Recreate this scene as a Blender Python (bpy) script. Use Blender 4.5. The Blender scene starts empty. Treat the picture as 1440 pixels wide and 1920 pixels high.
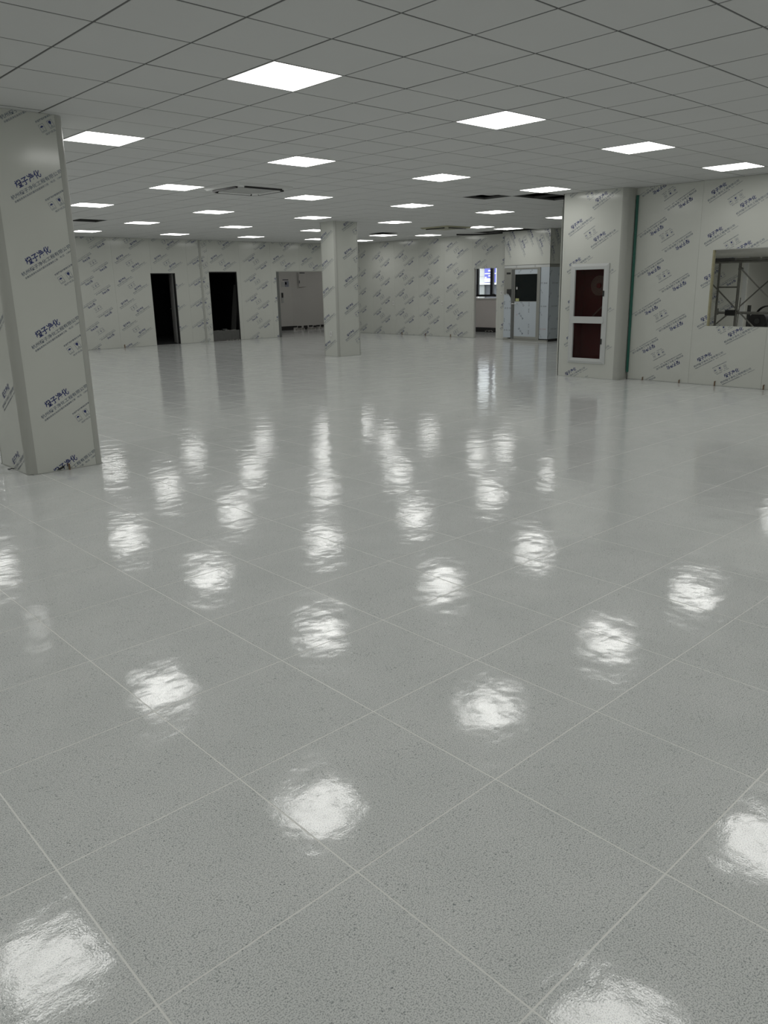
import bpy, bmesh, math, random
from mathutils import Vector, Matrix
random.seed(7)
SC = bpy.context.scene
COL = SC.collection

# ------------------------------------------------------------------ camera, world, exposure
W_PX, H_PX = 1440, 1920
F_PX, PITCH, ROLL, YAW = 1462.2, 0.2682, 0.01769, 0.75246
PPX, PPY = 738.15, 938.54                       # principal point
EYE = Vector((0, 0, 1.5693))
cam_d = bpy.data.cameras.new('camera')
cam = bpy.data.objects.new('camera', cam_d); COL.objects.link(cam)
cam_d.sensor_fit = 'VERTICAL'; cam_d.sensor_height = 36.0
cam_d.lens = F_PX / H_PX * 36.0
cam_d.shift_x = -(PPX - 720) / H_PX
cam_d.shift_y = (PPY - 960) / H_PX
cam_d.clip_start = 0.05; cam_d.clip_end = 200
_fw = Vector((math.sin(YAW) * math.cos(PITCH), math.cos(YAW) * math.cos(PITCH), -math.sin(PITCH)))
_rt = Vector((math.cos(YAW), -math.sin(YAW), 0))
_up = _rt.cross(_fw)
_r = _rt * math.cos(ROLL) - _up * math.sin(ROLL)
_u = _rt * math.sin(ROLL) + _up * math.cos(ROLL)
cam.matrix_world = Matrix(((_r.x, _u.x, -_fw.x, EYE.x), (_r.y, _u.y, -_fw.y, EYE.y), (_r.z, _u.z, -_fw.z, EYE.z), (0, 0, 0, 1)))
SC.camera = cam

world = bpy.data.worlds.new('sky'); SC.world = world
world.use_nodes = True
bg = world.node_tree.nodes['Background']
bg.inputs['Color'].default_value = (0.92, 0.96, 1.0, 1)
bg.inputs['Strength'].default_value = 3.0

LIGHT_STRENGTH = 7.3
SC.view_settings.view_transform = 'Standard'
SC.view_settings.look = 'None'
SC.view_settings.exposure = 0.0
SC.view_settings.gamma = 1.0
SC.view_settings.use_curve_mapping = False
SC.cycles.use_light_tree = True
SC.cycles.max_bounces = 10
SC.cycles.diffuse_bounces = 6
SC.cycles.glossy_bounces = 5

def project(x, y, z):
    d = Vector((x, y, z)) - EYE
    k = d.dot(_fw)
    if k < 0.05: return None
    return PPX + d.dot(_r) / k * F_PX, PPY - d.dot(_u) / k * F_PX, k

# ------------------------------------------------------------------ materials
def mat(name, col, rough=0.5, metal=0.0, spec=0.5, emit=None, noise=None, bump=None, coat=None, aniso=None):
    m = bpy.data.materials.new(name); m.use_nodes = True
    nt = m.node_tree; b = nt.nodes['Principled BSDF']
    b.inputs['Base Color'].default_value = (*col, 1)
    b.inputs['Roughness'].default_value = rough
    b.inputs['Metallic'].default_value = metal
    b.inputs['Specular IOR Level'].default_value = spec
    if coat: b.inputs['Coat Weight'].default_value = coat[0]; b.inputs['Coat Roughness'].default_value = coat[1]
    if emit:
        b.inputs['Emission Color'].default_value = (*emit[0], 1); b.inputs['Emission Strength'].default_value = emit[1]
    geo = nt.nodes.new('ShaderNodeNewGeometry')
    if noise:                                     # (scale, amount): mild uneven tone
        n = nt.nodes.new('ShaderNodeTexNoise'); n.inputs['Scale'].default_value = noise[0]; n.inputs['Detail'].default_value = 4
        nt.links.new(geo.outputs['Position'], n.inputs['Vector'])
        mx = nt.nodes.new('ShaderNodeMix'); mx.data_type = 'RGBA'
        a = noise[1]
        mx.inputs['A'].default_value = (*[c * (1 - a) for c in col], 1)
        mx.inputs['B'].default_value = (*[min(1, c * (1 + a)) for c in col], 1)
        nt.links.new(n.outputs['Fac'], mx.inputs['Factor'])
        nt.links.new(mx.outputs['Result'], b.inputs['Base Color'])
    if bump:                                      # (scale, distance)
        n2 = nt.nodes.new('ShaderNodeTexNoise'); n2.inputs['Scale'].default_value = bump[0]; n2.inputs['Detail'].default_value = 2
        nt.links.new(geo.outputs['Position'], n2.inputs['Vector'])
        bp = nt.nodes.new('ShaderNodeBump'); bp.inputs['Distance'].default_value = bump[1]; bp.inputs['Strength'].default_value = 1
        nt.links.new(n2.outputs['Fac'], bp.inputs['Height']); nt.links.new(bp.outputs['Normal'], b.inputs['Normal'])
    return m

def floor_material():
    m = bpy.data.materials.new('speckled_vinyl'); m.use_nodes = True
    nt = m.node_tree; N = nt.nodes; L = nt.links; b = N['Principled BSDF']
    geo = N.new('ShaderNodeNewGeometry')
    def noise(scale, detail, rough=0.5):
        n = N.new('ShaderNodeTexNoise'); n.inputs['Scale'].default_value = scale; n.inputs['Detail'].default_value = detail
        n.inputs['Roughness'].default_value = rough
        L.new(geo.outputs['Position'], n.inputs['Vector']); return n
    def ramp(src, p0, c0, p1, c1):
        r = N.new('ShaderNodeValToRGB'); r.color_ramp.elements[0].position = p0; r.color_ramp.elements[1].position = p1
        r.color_ramp.elements[0].color = (*c0, 1); r.color_ramp.elements[1].color = (*c1, 1)
        L.new(src, r.inputs['Fac']); return r
    def mult(a, b_, f=1.0):
        x = N.new('ShaderNodeMix'); x.data_type = 'RGBA'; x.blend_type = 'MULTIPLY'; x.inputs['Factor'].default_value = f
        L.new(a, x.inputs['A']); L.new(b_, x.inputs['B']); return x.outputs['Result']
    base = ramp(noise(3.0, 3).outputs['Fac'], 0.3, FLOOR_A, 0.7, FLOOR_B).outputs['Color']
    grain = ramp(noise(260, 2, 0.65).outputs['Fac'], 0.36, (.48, .50, .51), 0.52, (1, 1, 1)).outputs['Color']
    flake = N.new('ShaderNodeTexVoronoi'); flake.inputs['Scale'].default_value = 230
    L.new(geo.outputs['Position'], flake.inputs['Vector'])
    patch = ramp(noise(9, 2).outputs['Fac'], 0.30, (.15, .15, .15), 0.75, (1, 1, 1)).outputs['Color']
    chip = N.new('ShaderNodeSeparateColor'); L.new(flake.outputs['Color'], chip.inputs['Color'])
    chip_r = ramp(chip.outputs['Red'], 0.02, (.40, .43, .44), 0.07, (1, 1, 1)).outputs['Color']
    spot = N.new('ShaderNodeMix'); spot.data_type = 'RGBA'; spot.inputs['A'].default_value = (1, 1, 1, 1)
    L.new(patch, spot.inputs['Factor']); L.new(chip_r, spot.inputs['B'])
    c = mult(mult(base, grain), spot.outputs['Result'])
    L.new(c, b.inputs['Base Color'])
    b.inputs['Specular IOR Level'].default_value = FLOOR_SPEC
    rr = N.new('ShaderNodeMapRange'); rr.inputs['To Min'].default_value = FLOOR_ROUGH[0]; rr.inputs['To Max'].default_value = FLOOR_ROUGH[1]
    L.new(noise(5, 3).outputs['Fac'], rr.inputs['Value']); L.new(rr.outputs['Result'], b.inputs['Roughness'])
    # waxed surface: long waves, brush streaks and fine orange peel
    mp = N.new('ShaderNodeMapping'); mp.inputs['Rotation'].default_value = (0, 0, 0.55); mp.inputs['Scale'].default_value = (5, 20, 5)
    L.new(geo.outputs['Position'], mp.inputs['Vector'])
    st = N.new('ShaderNodeTexNoise'); st.inputs['Scale'].default_value = 1.0; st.inputs['Detail'].default_value = 3
    L.new(mp.outputs['Vector'], st.inputs['Vector'])
    prev = None
    for src, dist in ((noise(4.6, 1.5).outputs['Fac'], WAVE[0]), (noise(10.5, 2.5).outputs['Fac'], WAVE[3]), (st.outputs['Fac'], WAVE[1]), (noise(170, 1).outputs['Fac'], WAVE[2])):
        bp = N.new('ShaderNodeBump'); bp.inputs['Strength'].default_value = 1; bp.inputs['Distance'].default_value = dist
        L.new(src, bp.inputs['Height'])
        if prev: L.new(prev.outputs['Normal'], bp.inputs['Normal'])
        prev = bp
    L.new(prev.outputs['Normal'], b.inputs['Normal'])
    return m

FLOOR_A, FLOOR_B = (.77, .785, .775), (.83, .84, .83)
FLOOR_SPEC = 0.5
FLOOR_ROUGH = (0.065, 0.11)
WAVE = (0.0032, 0.00030, 0.00011, 0.0011)

M = {}
M['floor'] = floor_material()
M['weld'] = mat('pale_weld', (.89, .89, .86), .3)
M['film'] = mat('filmed_panel', (.60, .61, .57), .15, noise=(0.9, .03), bump=(2.2, .0012))
M['trim'] = mat('painted_corner', (.43, .435, .405), .38)
M['joint'] = mat('panel_joint', (.40, .41, .39), .5)
M['ink_blue'] = mat('blue_ink', (.022, .034, .16), .4)
M['ink_grey'] = mat('grey_blue_ink', (.115, .14, .19), .4)
M['ink_black'] = mat('dark_ink', (.06, .065, .08), .4)
M['ink_red'] = mat('faded_red_ink', (.38, .18, .20), .4)
M['tile'] = mat('ceiling_tile', (.60, .605, .60), .65, spec=.3, noise=(1.2, .03))
M['bar'] = mat('grid_bar', (.085, .087, .085), .6)
M['lamp_frame'] = mat('lamp_frame', (.75, .75, .73), .35)
M['lamp'] = mat('lamp_diffuser', (.9, .9, .9), .4, emit=((1.0, 1.0, .965), LIGHT_STRENGTH))
M['plenum'] = mat('concrete_dark', (.10, .10, .10), .9, noise=(3, .2))
M['dark_wall'] = mat('unlit_dark_wall', (.05, .052, .055), .85, noise=(2, .2))  # near-black colour imitates the gloom of unlit rooms
M['room_wall'] = mat('plain_white_plaster', (.55, .54, .515), .7, noise=(1.5, .05))
M['pink_wall'] = mat('greyish_plaster', (.58, .54, .52), .7, noise=(1.5, .05))
M['black_skirting'] = mat('black_skirting', (.025, .025, .025), .5, noise=(9, .5))
M['concrete'] = mat('raw_screed', (.33, .32, .30), .85, noise=(8, .25))
M['sill'] = mat('grey_board', (.095, .095, .09), .75, noise=(12, .25))
M['white_alu'] = mat('white_aluminium', (.56, .575, .57), .32)
M['grey_alu'] = mat('grey_aluminium', (.13, .135, .13), .4)
M['red_box'] = mat('red_enamel', (.42, .03, .035), .45)
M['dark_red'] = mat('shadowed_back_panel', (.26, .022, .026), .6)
M['hose'] = mat('white_hose', (.55, .52, .46), .7)
M['steel'] = mat('brushed_steel', (.40, .40, .375), .38, metal=.75, noise=(4, .05))
M['steel_film'] = mat('pale_blue_film', (.52, .57, .62), .33, noise=(2, .04), bump=(5, .001))
M['chrome'] = mat('chrome', (.7, .7, .7), .2, metal=1)
M['dark_glass'] = mat('tinted_glass', (.012, .015, .016), .08)
M['black'] = mat('black_plastic', (.02, .02, .02), .45)
M['white_plastic'] = mat('white_plastic', (.72, .72, .70), .4)
M['green'] = mat('green_strip', (.006, .10, .07), .45)
M['yellow_paper'] = mat('yellow_paper', (.46, .48, .22), .6)
M['paper'] = mat('white_paper', (.50, .50, .49), .7)
M['paper_blue'] = mat('printed_grey_blue', (.24, .25, .30), .7)
M['rust'] = mat('rusty_metal', (.20, .13, .08), .8, noise=(60, .3))
M['scaf'] = mat('grey_scaffold_tube', (.20, .20, .18), .5, metal=.3, noise=(20, .25))
M['scaf_yel'] = mat('worn_yellow_edge', (.34, .32, .20), .55, noise=(20, .2))
M['rubber'] = mat('black_rubber', (.018, .018, .018), .6)
M['machine'] = mat('dark_painted_iron', (.04, .042, .042), .5)
M['olive'] = mat('olive_tinted_film', (.33, .32, .22), .45)
M['cassette'] = mat('cassette_white', (.62, .625, .615), .5)
M['grille'] = mat('grey_grille', (.42, .425, .42), .6)
M['win_frame'] = mat('black_window_frame', (.015, .015, .017), .4)
M['facade'] = mat('pale_cladding', (.62, .61, .58), .7, noise=(.7, .04))
M['facade_white'] = mat('white_ledge', (.85, .85, .85), .6)
M['facade_grey'] = mat('dark_grey_shutter', (.10, .105, .115), .6)
M['facade_mid'] = mat('grey_column', (.36, .37, .36), .7)
M['sign_blue'] = mat('blue_sign', (.16, .17, .62), .5)
M['sign_white'] = mat('white_sign_print', (.9, .9, .92), .5)
M['ground'] = mat('paving', (.3, .3, .29), .8, noise=(2, .2))

def glass_material(name, tint, alpha_mix):
    m = bpy.data.materials.new(name); m.use_nodes = True
    nt = m.node_tree; out = nt.nodes['Material Output']; nt.nodes.remove(nt.nodes['Principled BSDF'])
    tr = nt.nodes.new('ShaderNodeBsdfTransparent'); tr.inputs['Color'].default_value = (*tint, 1)
    gl = nt.nodes.new('ShaderNodeBsdfGlossy'); gl.inputs['Roughness'].default_value = .03
    fr = nt.nodes.new('ShaderNodeFresnel'); fr.inputs['IOR'].default_value = alpha_mix
    mx = nt.nodes.new('ShaderNodeMixShader')
    nt.links.new(fr.outputs[0], mx.inputs[0]); nt.links.new(tr.outputs[0], mx.inputs[1]); nt.links.new(gl.outputs[0], mx.inputs[2])
    nt.links.new(mx.outputs[0], out.inputs['Surface'])
    return m
M['glass'] = glass_material('clear_glass', (.95, .97, .97), 1.35)
M['smoked_glass'] = glass_material('smoked_glass', (.64, .57, .56), 1.3)
M['teal_glass'] = glass_material('teal_glass', (.45, .52, .54), 1.4)

# ------------------------------------------------------------------ mesh helpers
class MB:
    """collects shapes in world space; build() links them as ONE mesh object"""
    def __init__(s): s.v = []; s.f = []; s.mi = []
    def add(s, vs, fs, mi=0):
        k = len(s.v); s.v += [tuple(v) for v in vs]; s.f += [tuple(i + k for i in f) for f in fs]; s.mi += [mi] * len(fs)
        return s
    def box(s, a, b, mi=0):
        x0, y0, z0 = [min(p, q) for p, q in zip(a, b)]; x1, y1, z1 = [max(p, q) for p, q in zip(a, b)]
        return s.add([(x0,y0,z0),(x1,y0,z0),(x1,y1,z0),(x0,y1,z0),(x0,y0,z1),(x1,y0,z1),(x1,y1,z1),(x0,y1,z1)],
                     [(0,3,2,1),(4,5,6,7),(0,1,5,4),(1,2,6,5),(2,3,7,6),(3,0,4,7)], mi)
    def tube(s, p, q, r, n=10, mi=0, r2=None):
        p = Vector(p); q = Vector(q); d = (q - p).normalized()
        a = d.orthogonal().normalized(); b = d.cross(a); r2 = r if r2 is None else r2
        vs = [p + (a * math.cos(t) + b * math.sin(t)) * r for t in [2 * math.pi * i / n for i in range(n)]]
        vs += [q + (a * math.cos(t) + b * math.sin(t)) * r2 for t in [2 * math.pi * i / n for i in range(n)]]
        fs = [(i, (i + 1) % n, n + (i + 1) % n, n + i) for i in range(n)] + [tuple(range(n - 1, -1, -1)), tuple(range(n, 2 * n))]
        return s.add(vs, fs, mi)
    def path(s, pts, r, n=7, mi=0):
        pts = [Vector(p) for p in pts]; rings = []
        prev = None
        for i, p in enumerate(pts):
            d = (pts[min(i + 1, len(pts) - 1)] - pts[max(i - 1, 0)]).normalized()
            a = d.orthogonal().normalized() if prev is None else (prev - d * prev.dot(d)).normalized()
            prev = a; b = d.cross(a)
            rings.append([p + (a * math.cos(t) + b * math.sin(t)) * r for t in [2 * math.pi * k / n for k in range(n)]])
        vs = [v for ring in rings for v in ring]; fs = []
        for i in range(len(pts) - 1):
            for k in range(n): fs.append((i*n + k, i*n + (k+1) % n, (i+1)*n + (k+1) % n, (i+1)*n + k))
        fs += [tuple(range(n - 1, -1, -1)), tuple(range(len(vs) - n, len(vs)))]
        return s.add(vs, fs, mi)
    def torus(s, c, axis, R, r, n=28, k=8, mi=0):
        c = Vector(c); ax = Vector(axis).normalized(); a = ax.orthogonal().normalized(); b = ax.cross(a); vs = []; fs = []
        for i in range(n):
            t = 2 * math.pi * i / n; d = a * math.cos(t) + b * math.sin(t)
            for j in range(k):
                u = 2 * math.pi * j / k; vs.append(c + d * (R + r * math.cos(u)) + ax * r * math.sin(u))
        for i in range(n):
            for j in range(k): fs.append((i*k + j, ((i+1) % n)*k + j, ((i+1) % n)*k + (j+1) % k, i*k + (j+1) % k))
        return s.add(vs, fs, mi)
    def build(s, name, material, parent=None, smooth=False, bevel=0):
        base = root_loc(parent)
        me = bpy.data.meshes.new(name)
        me.from_pydata([tuple(Vector(v) - base) for v in s.v], [], s.f)
        mats = material if isinstance(material, (list, tuple)) else [material]
        for m in mats: me.materials.append(m)
        if len(mats) > 1: me.polygons.foreach_set('material_index', s.mi)
        if smooth: me.polygons.foreach_set('use_smooth', [True] * len(me.polygons))
        if bevel or smooth:
            bm = bmesh.new(); bm.from_mesh(me)
            if bevel: bmesh.ops.bevel(bm, geom=bm.edges[:], offset=bevel, segments=1, affect='EDGES', clamp_overlap=True)
            bm.to_mesh(me); bm.free()
        if smooth:
            try: me.set_sharp_from_angle(angle=math.radians(40))
            except Exception: pass
        me.update()
        o = bpy.data.objects.new(name, me); COL.objects.link(o)
        if parent is not None: o.parent = parent
        return o

def root_loc(o):
    v = Vector((0, 0, 0))
    while o is not None: v = v + Vector(o.location); o = o.parent
    return v

def thing(name, label, cat, loc, group=None):
    o = bpy.data.objects.new(name, None); COL.objects.link(o); o.location = loc
    o.empty_display_size = .1
    o['label'] = label; o['category'] = cat
    if group: o['group'] = group
    return o
def tag(o, label, cat, group=None):
    o['label'] = label; o['category'] = cat
    if group: o['group'] = group
    return o
def structure(o): o['kind'] = 'structure'; return o
def box_obj(name, a, b, m, parent=None, bevel=0): return MB().box(a, b).build(name, m, parent, bevel=bevel)

def copy_tree(o, parent=None):
    c = o.copy(); COL.objects.link(c)
    if parent is not None: c.parent = parent
    for ch in list(o.children): copy_tree(ch, c)
    return c

# a vertical frame: origin O, direction U to the viewer's right, N towards the viewer
class Face:
    def __init__(s, o, u, n): s.o = Vector(o); s.u = Vector(u); s.n = Vector(n)
    def p(s, u, z, d=0.0): return s.o + s.u * u + Vector((0, 0, z)) + s.n * d
    def slab(s, mb, u0, u1, z0, z1, d0, d1, holes=(), mi=0):
        """box u0..u1, z0..z1 from depth d0 to d1 with rectangular holes"""
        us = sorted({u0, u1, *[min(max(h[0], u0), u1) for h in holes], *[min(max(h[1], u0), u1) for h in holes]})
        zs = sorted({z0, z1, *[min(max(h[2], z0), z1) for h in holes], *[min(max(h[3], z0), z1) for h in holes]})
        solid = {}
        for i in range(len(us) - 1):
            for j in range(len(zs) - 1):
                cu = (us[i] + us[i+1]) / 2; cz = (zs[j] + zs[j+1]) / 2
                solid[i, j] = not any(h[0] < cu < h[1] and h[2] < cz < h[3] for h in holes)
        vid = {}
        vs = []; fs = []
        def V(i, j, d):
            if (i, j, d) not in vid: vid[i, j, d] = len(vs); vs.append(s.p(us[i], zs[j], d))
            return vid[i, j, d]
        for (i, j), ok in solid.items():
            if not ok: continue
            fs.append((V(i, j, d1), V(i+1, j, d1), V(i+1, j+1, d1), V(i, j+1, d1)))
            fs.append((V(i, j, d0), V(i, j+1, d0), V(i+1, j+1, d0), V(i+1, j, d0)))
            if not solid.get((i-1, j)): fs.append((V(i, j, d0), V(i, j, d1), V(i, j+1, d1), V(i, j+1, d0)))
            if not solid.get((i+1, j)): fs.append((V(i+1, j, d0), V(i+1, j+1, d0), V(i+1, j+1, d1), V(i+1, j, d1)))
            if not solid.get((i, j-1)): fs.append((V(i, j, d0), V(i+1, j, d0), V(i+1, j, d1), V(i, j, d1)))
            if not solid.get((i, j+1)): fs.append((V(i, j+1, d0), V(i, j+1, d1), V(i+1, j+1, d1), V(i+1, j+1, d0)))
        return mb.add(vs, fs, mi)

# ------------------------------------------------------------------ printed film lettering
def text_tris(s, width, height, bold=0.0):
    cu = bpy.data.curves.new('t', 'FONT'); cu.body = s; cu.resolution_u = 1; cu.fill_mode = 'FRONT'; cu.offset = bold
    o = bpy.data.objects.new('t', cu); COL.objects.link(o)
    dg = bpy.context.evaluated_depsgraph_get()
    me = bpy.data.meshes.new_from_object(o.evaluated_get(dg))
    me.calc_loop_triangles()
    P = [(v.co.x, v.co.y) for v in me.vertices]; T = [tuple(t.vertices) for t in me.loop_triangles]
    bpy.data.objects.remove(o); bpy.data.curves.remove(cu); bpy.data.meshes.remove(me)
    x0 = min(p[0] for p in P); x1 = max(p[0] for p in P); y0 = min(p[1] for p in P); y1 = max(p[1] for p in P)
    return [((p[0] - x0) / (x1 - x0) * width, (p[1] - y0) / (y1 - y0) * height) for p in P], T

class Print:
    """flat print: triangles in (u, v) with a material slot each"""
    def __init__(s): s.t = []
    def text(s, body, x, y, w, h, mi, bold=0.0, rot=0.0):
        P, T = text_tris(body, w, h, bold); c, n = math.cos(rot), math.sin(rot)
        P = [(x + a * c - b * n, y + a * n + b * c) for a, b in P]
        for t in T: s.t.append((P[t[0]], P[t[1]], P[t[2]], mi))
        return s
    def quad(s, a, b, c, d, mi): s.t.append((a, b, c, mi)); s.t.append((a, c, d, mi)); return s
    def rect(s, x0, y0, x1, y1, mi): return s.quad((x0, y0), (x1, y0), (x1, y1), (x0, y1), mi)
    def outline(s, x0, y0, x1, y1, w, mi):
        s.rect(x0, y0, x1, y0 + w, mi); s.rect(x0, y1 - w, x1, y1, mi); s.rect(x0, y0, x0 + w, y1, mi); return s.rect(x1 - w, y0, x1, y1, mi)
    def poly(s, pts, mi):
        for i in range(1, len(pts) - 1): s.t.append((pts[0], pts[i], pts[i+1], mi))
        return s
    def moved(s, ox, oy, rot):
        c, n = math.cos(rot), math.sin(rot)
        return [tuple((ox + p[0] * c - p[1] * n, oy + p[0] * n + p[1] * c) for p in t[:3]) + (t[3],) for t in s.t]

R29 = math.radians(29.2)
BIG, SMALL = '橙子净化', '杭州橙子净化工程有限公司'
stamp = Print()                                   # origin: lower left of the large characters
stamp.text(BIG, 0, 0, .242, .064, 0, bold=.022)
stamp.text(SMALL, -.092, -.049, .502, .034, 1, bold=.010)
stamp.text('承接各类净化车间无菌实验室装修工程', -.085, -.079, .335, .018, 1, bold=.008)
stamp.text('电话', .275, -.079, .045, .018, 1)
stamp.text('1380000000', .345, -.078, .105, .015, 1, bold=.01)
icons = Print()                                   # origin: left end of the line of small characters
icons.text('表面覆保护膜请在安装后撕去', 0, 0, .243, .016, 1, bold=.01)
for k in range(3):
    x = .005 + k * .082
    icons.outline(x, -.083, x + .046, -.020, .0022, 1)
    icons.rect(x + .006, -.076, x + .040, -.073, 1)
    cx = x + .023
    if k == 0:                                    # umbrella
        icons.poly([(cx - .015, -.046), (cx + .015, -.046), (cx + .011, -.037), (cx, -.032), (cx - .011, -.037)], 0)
        icons.rect(cx - .001, -.068, cx + .001, -.046, 1)
    elif k == 1:                                  # wine glass
        icons.poly([(cx - .004, -.052), (cx + .004, -.052), (cx + .012, -.040), (cx + .011, -.027), (cx - .011, -.027), (cx - .012, -.040)], 0)
        icons.rect(cx - .0015, -.066, cx + .0015, -.052, 1); icons.rect(cx - .008, -.069, cx + .008, -.066, 1)
    else:                                         # ring
        ring = [(cx + math.cos(a) * .014, -.044 + math.sin(a) * .014) for a in [i * math.pi / 6 for i in range(13)]]
        inn = [(cx + math.cos(a) * .009, -.044 + math.sin(a) * .009) for a in [i * math.pi / 6 for i in range(13)]]
        for i in range(12): icons.quad(ring[i], ring[i+1], inn[i+1], inn[i], 1)
icons.text('保护成品', .022, -.112, .098, .017, 1)
icons.text('禁止撕毁', .150, -.108, .085, .014, 1)

def clip_poly(pts, ax, lim, keep_less):
    out = []
    for i in range(len(pts)):
        a, b = pts[i], pts[(i + 1) % len(pts)]
        ia = (a[ax] <= lim) if keep_less else (a[ax] >= lim); ib = (b[ax] <= lim) if keep_less else (b[ax] >= lim)
        if ia: out.append(a)
        if ia != ib:
            t = (lim - a[ax]) / (b[ax] - a[ax]); out.append((a[0] + (b[0] - a[0]) * t, a[1] + (b[1] - a[1]) * t))
    return out

def film_print(face, tris, u0, u1, z0, z1, d, parent, holes=(), name='film_print', mats=None):
    if tris and isinstance(tris[0], list):        # a list of separate prints: one object each
        for t_ in tris: film_print(face, t_, u0, u1, z0, z1, d, parent, holes, name, mats)
        return None
    vs = []; fs = []; mi = []
    for a, b, c, m in tris:
        xs = (a[0], b[0], c[0]); ys = (a[1], b[1], c[1])
        if max(xs) < u0 or min(xs) > u1 or max(ys) < z0 or min(ys) > z1: continue
        cx, cy = sum(xs) / 3, sum(ys) / 3
        if any(h[0] < cx < h[1] and h[2] < cy < h[3] for h in holes): continue
        poly = [a, b, c]
        if min(xs) < u0: poly = clip_poly(poly, 0, u0, False)
        if poly and max(xs) > u1: poly = clip_poly(poly, 0, u1, True)
        if poly and min(ys) < z0: poly = clip_poly(poly, 1, z0, False)
        if poly and max(ys) > z1: poly = clip_poly(poly, 1, z1, True)
        if len(poly) < 3: continue
        k = len(vs); vs += [face.p(p[0], p[1], d) for p in poly]; fs.append(tuple(range(k, k + len(poly)))); mi.append(m)
    if not vs: return None
    mb = MB(); mb.v = [tuple(v) for v in vs]; mb.f = fs; mb.mi = mi
    return mb.build(name, mats or [M['ink_blue'], M['ink_grey']], parent)

PER = 0.61
def pattern(left, zA, flipped=False, b=True, cols=None):
    """stamps of one 1.15 m sheet whose left edge is at `left`; zA: height of one large-character corner"""
    out = []
    ks = range(-6, 7)
    if not flipped:
        for k in ks:
            z = zA + k * PER
            if z < -.5 or z > 3.3: continue
            out += stamp.moved(left + .142, z, R29)
            out += icons.moved(left + .142 + .236, z - .088, R29)
            if b: out += stamp.moved(left + .142 + .446, z - .216, R29)
    else:                                          # the sheet hung upside down
        for k in ks:
            z = zA + k * PER
            if z < -.5 or z > 3.6: continue
            out += stamp.moved(left + .515, z, R29 + math.pi)
            out += stamp.moved(left + .515 + .446, z - .238, R29 + math.pi)
            out += icons.moved(left + .515 + .21, z - .150, R29 + math.pi)
    return out

# ------------------------------------------------------------------ measured layout
HC = 3.0
GX, GY = 2.1411, 4.6393                          # a ceiling grid node
FX, FY = .5564, 2.0097                           # a floor grid node
T = 0.6
XW0, YW0 = -2.9, -2.9                            # walls behind and left of the camera
XR, YL, XB = 11.89, 21.82, 18.5                  # right wall, far left wall, far right wall
REGIONS = [(XW0, XR, YW0, 8.12), (XW0, 13.6, 8.12, 9.44), (XW0, XB, 9.44, YL), (XB, 20.0, 9.44, 13.17)]

# ------------------------------------------------------------------ floor
floor = structure(box_obj('floor', (-3.4, -3.4, -.12), (23.4, 27.6, -.0005), M['weld']))
TW = T - .0055
def tile_mesh(name, w, h, depth, m, bev, down=False):
    mb = MB(); x, y = w / 2, h / 2
    if down:                                      # visible face at z = 0 looking down
        mb.add([(-x+bev,-y+bev,0),(x-bev,-y+bev,0),(x-bev,y-bev,0),(-x+bev,y-bev,0),(-x,-y,bev),(x,-y,bev),(x,y,bev),(-x,y,bev),(-x,-y,depth),(x,-y,depth),(x,y,depth),(-x,y,depth)],
               [(0,3,2,1),(0,1,5,4),(1,2,6,5),(2,3,7,6),(3,0,4,7),(4,5,9,8),(5,6,10,9),(6,7,11,10),(7,4,8,11),(8,9,10,11)])
    else:
        mb.add([(-x,-y,0),(x,-y,0),(x,y,0),(-x,y,0),(-x,-y,-depth),(x,-y,-depth),(x,y,-depth),(-x,y,-depth)],
               [(0,1,2,3),(0,4,5,1),(1,5,6,2),(2,6,7,3),(3,7,4,0),(4,7,6,5)])
    me = bpy.data.meshes.new(name); me.from_pydata(mb.v, [], mb.f); me.materials.append(m); me.update(); return me

def floor_open(x, y):
    if y < 9.4 and x > XR + .1: return y < 9.4 and False
    if x < 15.1 and y > YL + .3: return False
    return x < 21.0 and y < 25.3
cells = []
for i in range(-6, 35):
    for j in range(-9, 40):
        x = FX + (i + .5) * T; y = FY + (j + .5) * T
        if not (XW0 - .1 < x < 21.0 and YW0 - .1 < y < 25.2): continue
        if x > XR + .35 and y < 7.9: continue
        if x < 15.1 and y > YL + .2: continue
        if x > 20.0 and y < 13.2: continue
        pp = project(x, y, 0)
        vis = 0
        if pp and -250 < pp[0] < 1690 and 0 < pp[1] < 2300: vis = 1
        cells.append((-vis, (x * x + y * y), x, y))
cells.sort()
fm = tile_mesh('floor_tile', TW, TW, .0014, M['floor'], 0)
rest = MB(); tp = TW / 2
for n, (v, d, x, y) in enumerate(cells):
    rx, ry = [max(-.0006, min(.0006, random.gauss(0, .00035))) for _ in 'xy']
    if n < 300:
        o = bpy.data.objects.new('floor_tile', fm); COL.objects.link(o); o.parent = floor
        o.location = (x, y, 0); o.rotation_euler = (rx, ry, 0)
    else:
        q = [(-tp, -tp), (tp, -tp), (tp, tp), (-tp, tp)]
        rest.add([(x + a, y + b, rx * b - ry * a) for a, b in q] + [(x + a, y + b, -.0014) for a, b in q],
                 [(0,1,2,3),(0,4,5,1),(1,5,6,2),(2,6,7,3),(3,7,4,0)])
ro = rest.build('floor_tile', M['floor'], floor); ro['kind'] = 'stuff'

# ------------------------------------------------------------------ building shell (keeps daylight out), plenum slab
shell = structure(MB().box((-3.4, -3.4, 3.7), (23.4, 27.6, 3.9)).build('ceiling', M['plenum']))
structure(box_obj('wall_west', (XW0 - .2, -3.2, -.001), (XW0, 27.4, 3.7), M['film']))
structure(box_obj('wall_south', (-3.1, YW0 - .2, -.001), (23.2, YW0, 3.7), M['film']))
structure(box_obj('wall_north', (-3.1, 27.2, -.001), (23.2, 27.4, 3.7), M['dark_wall']))

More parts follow.
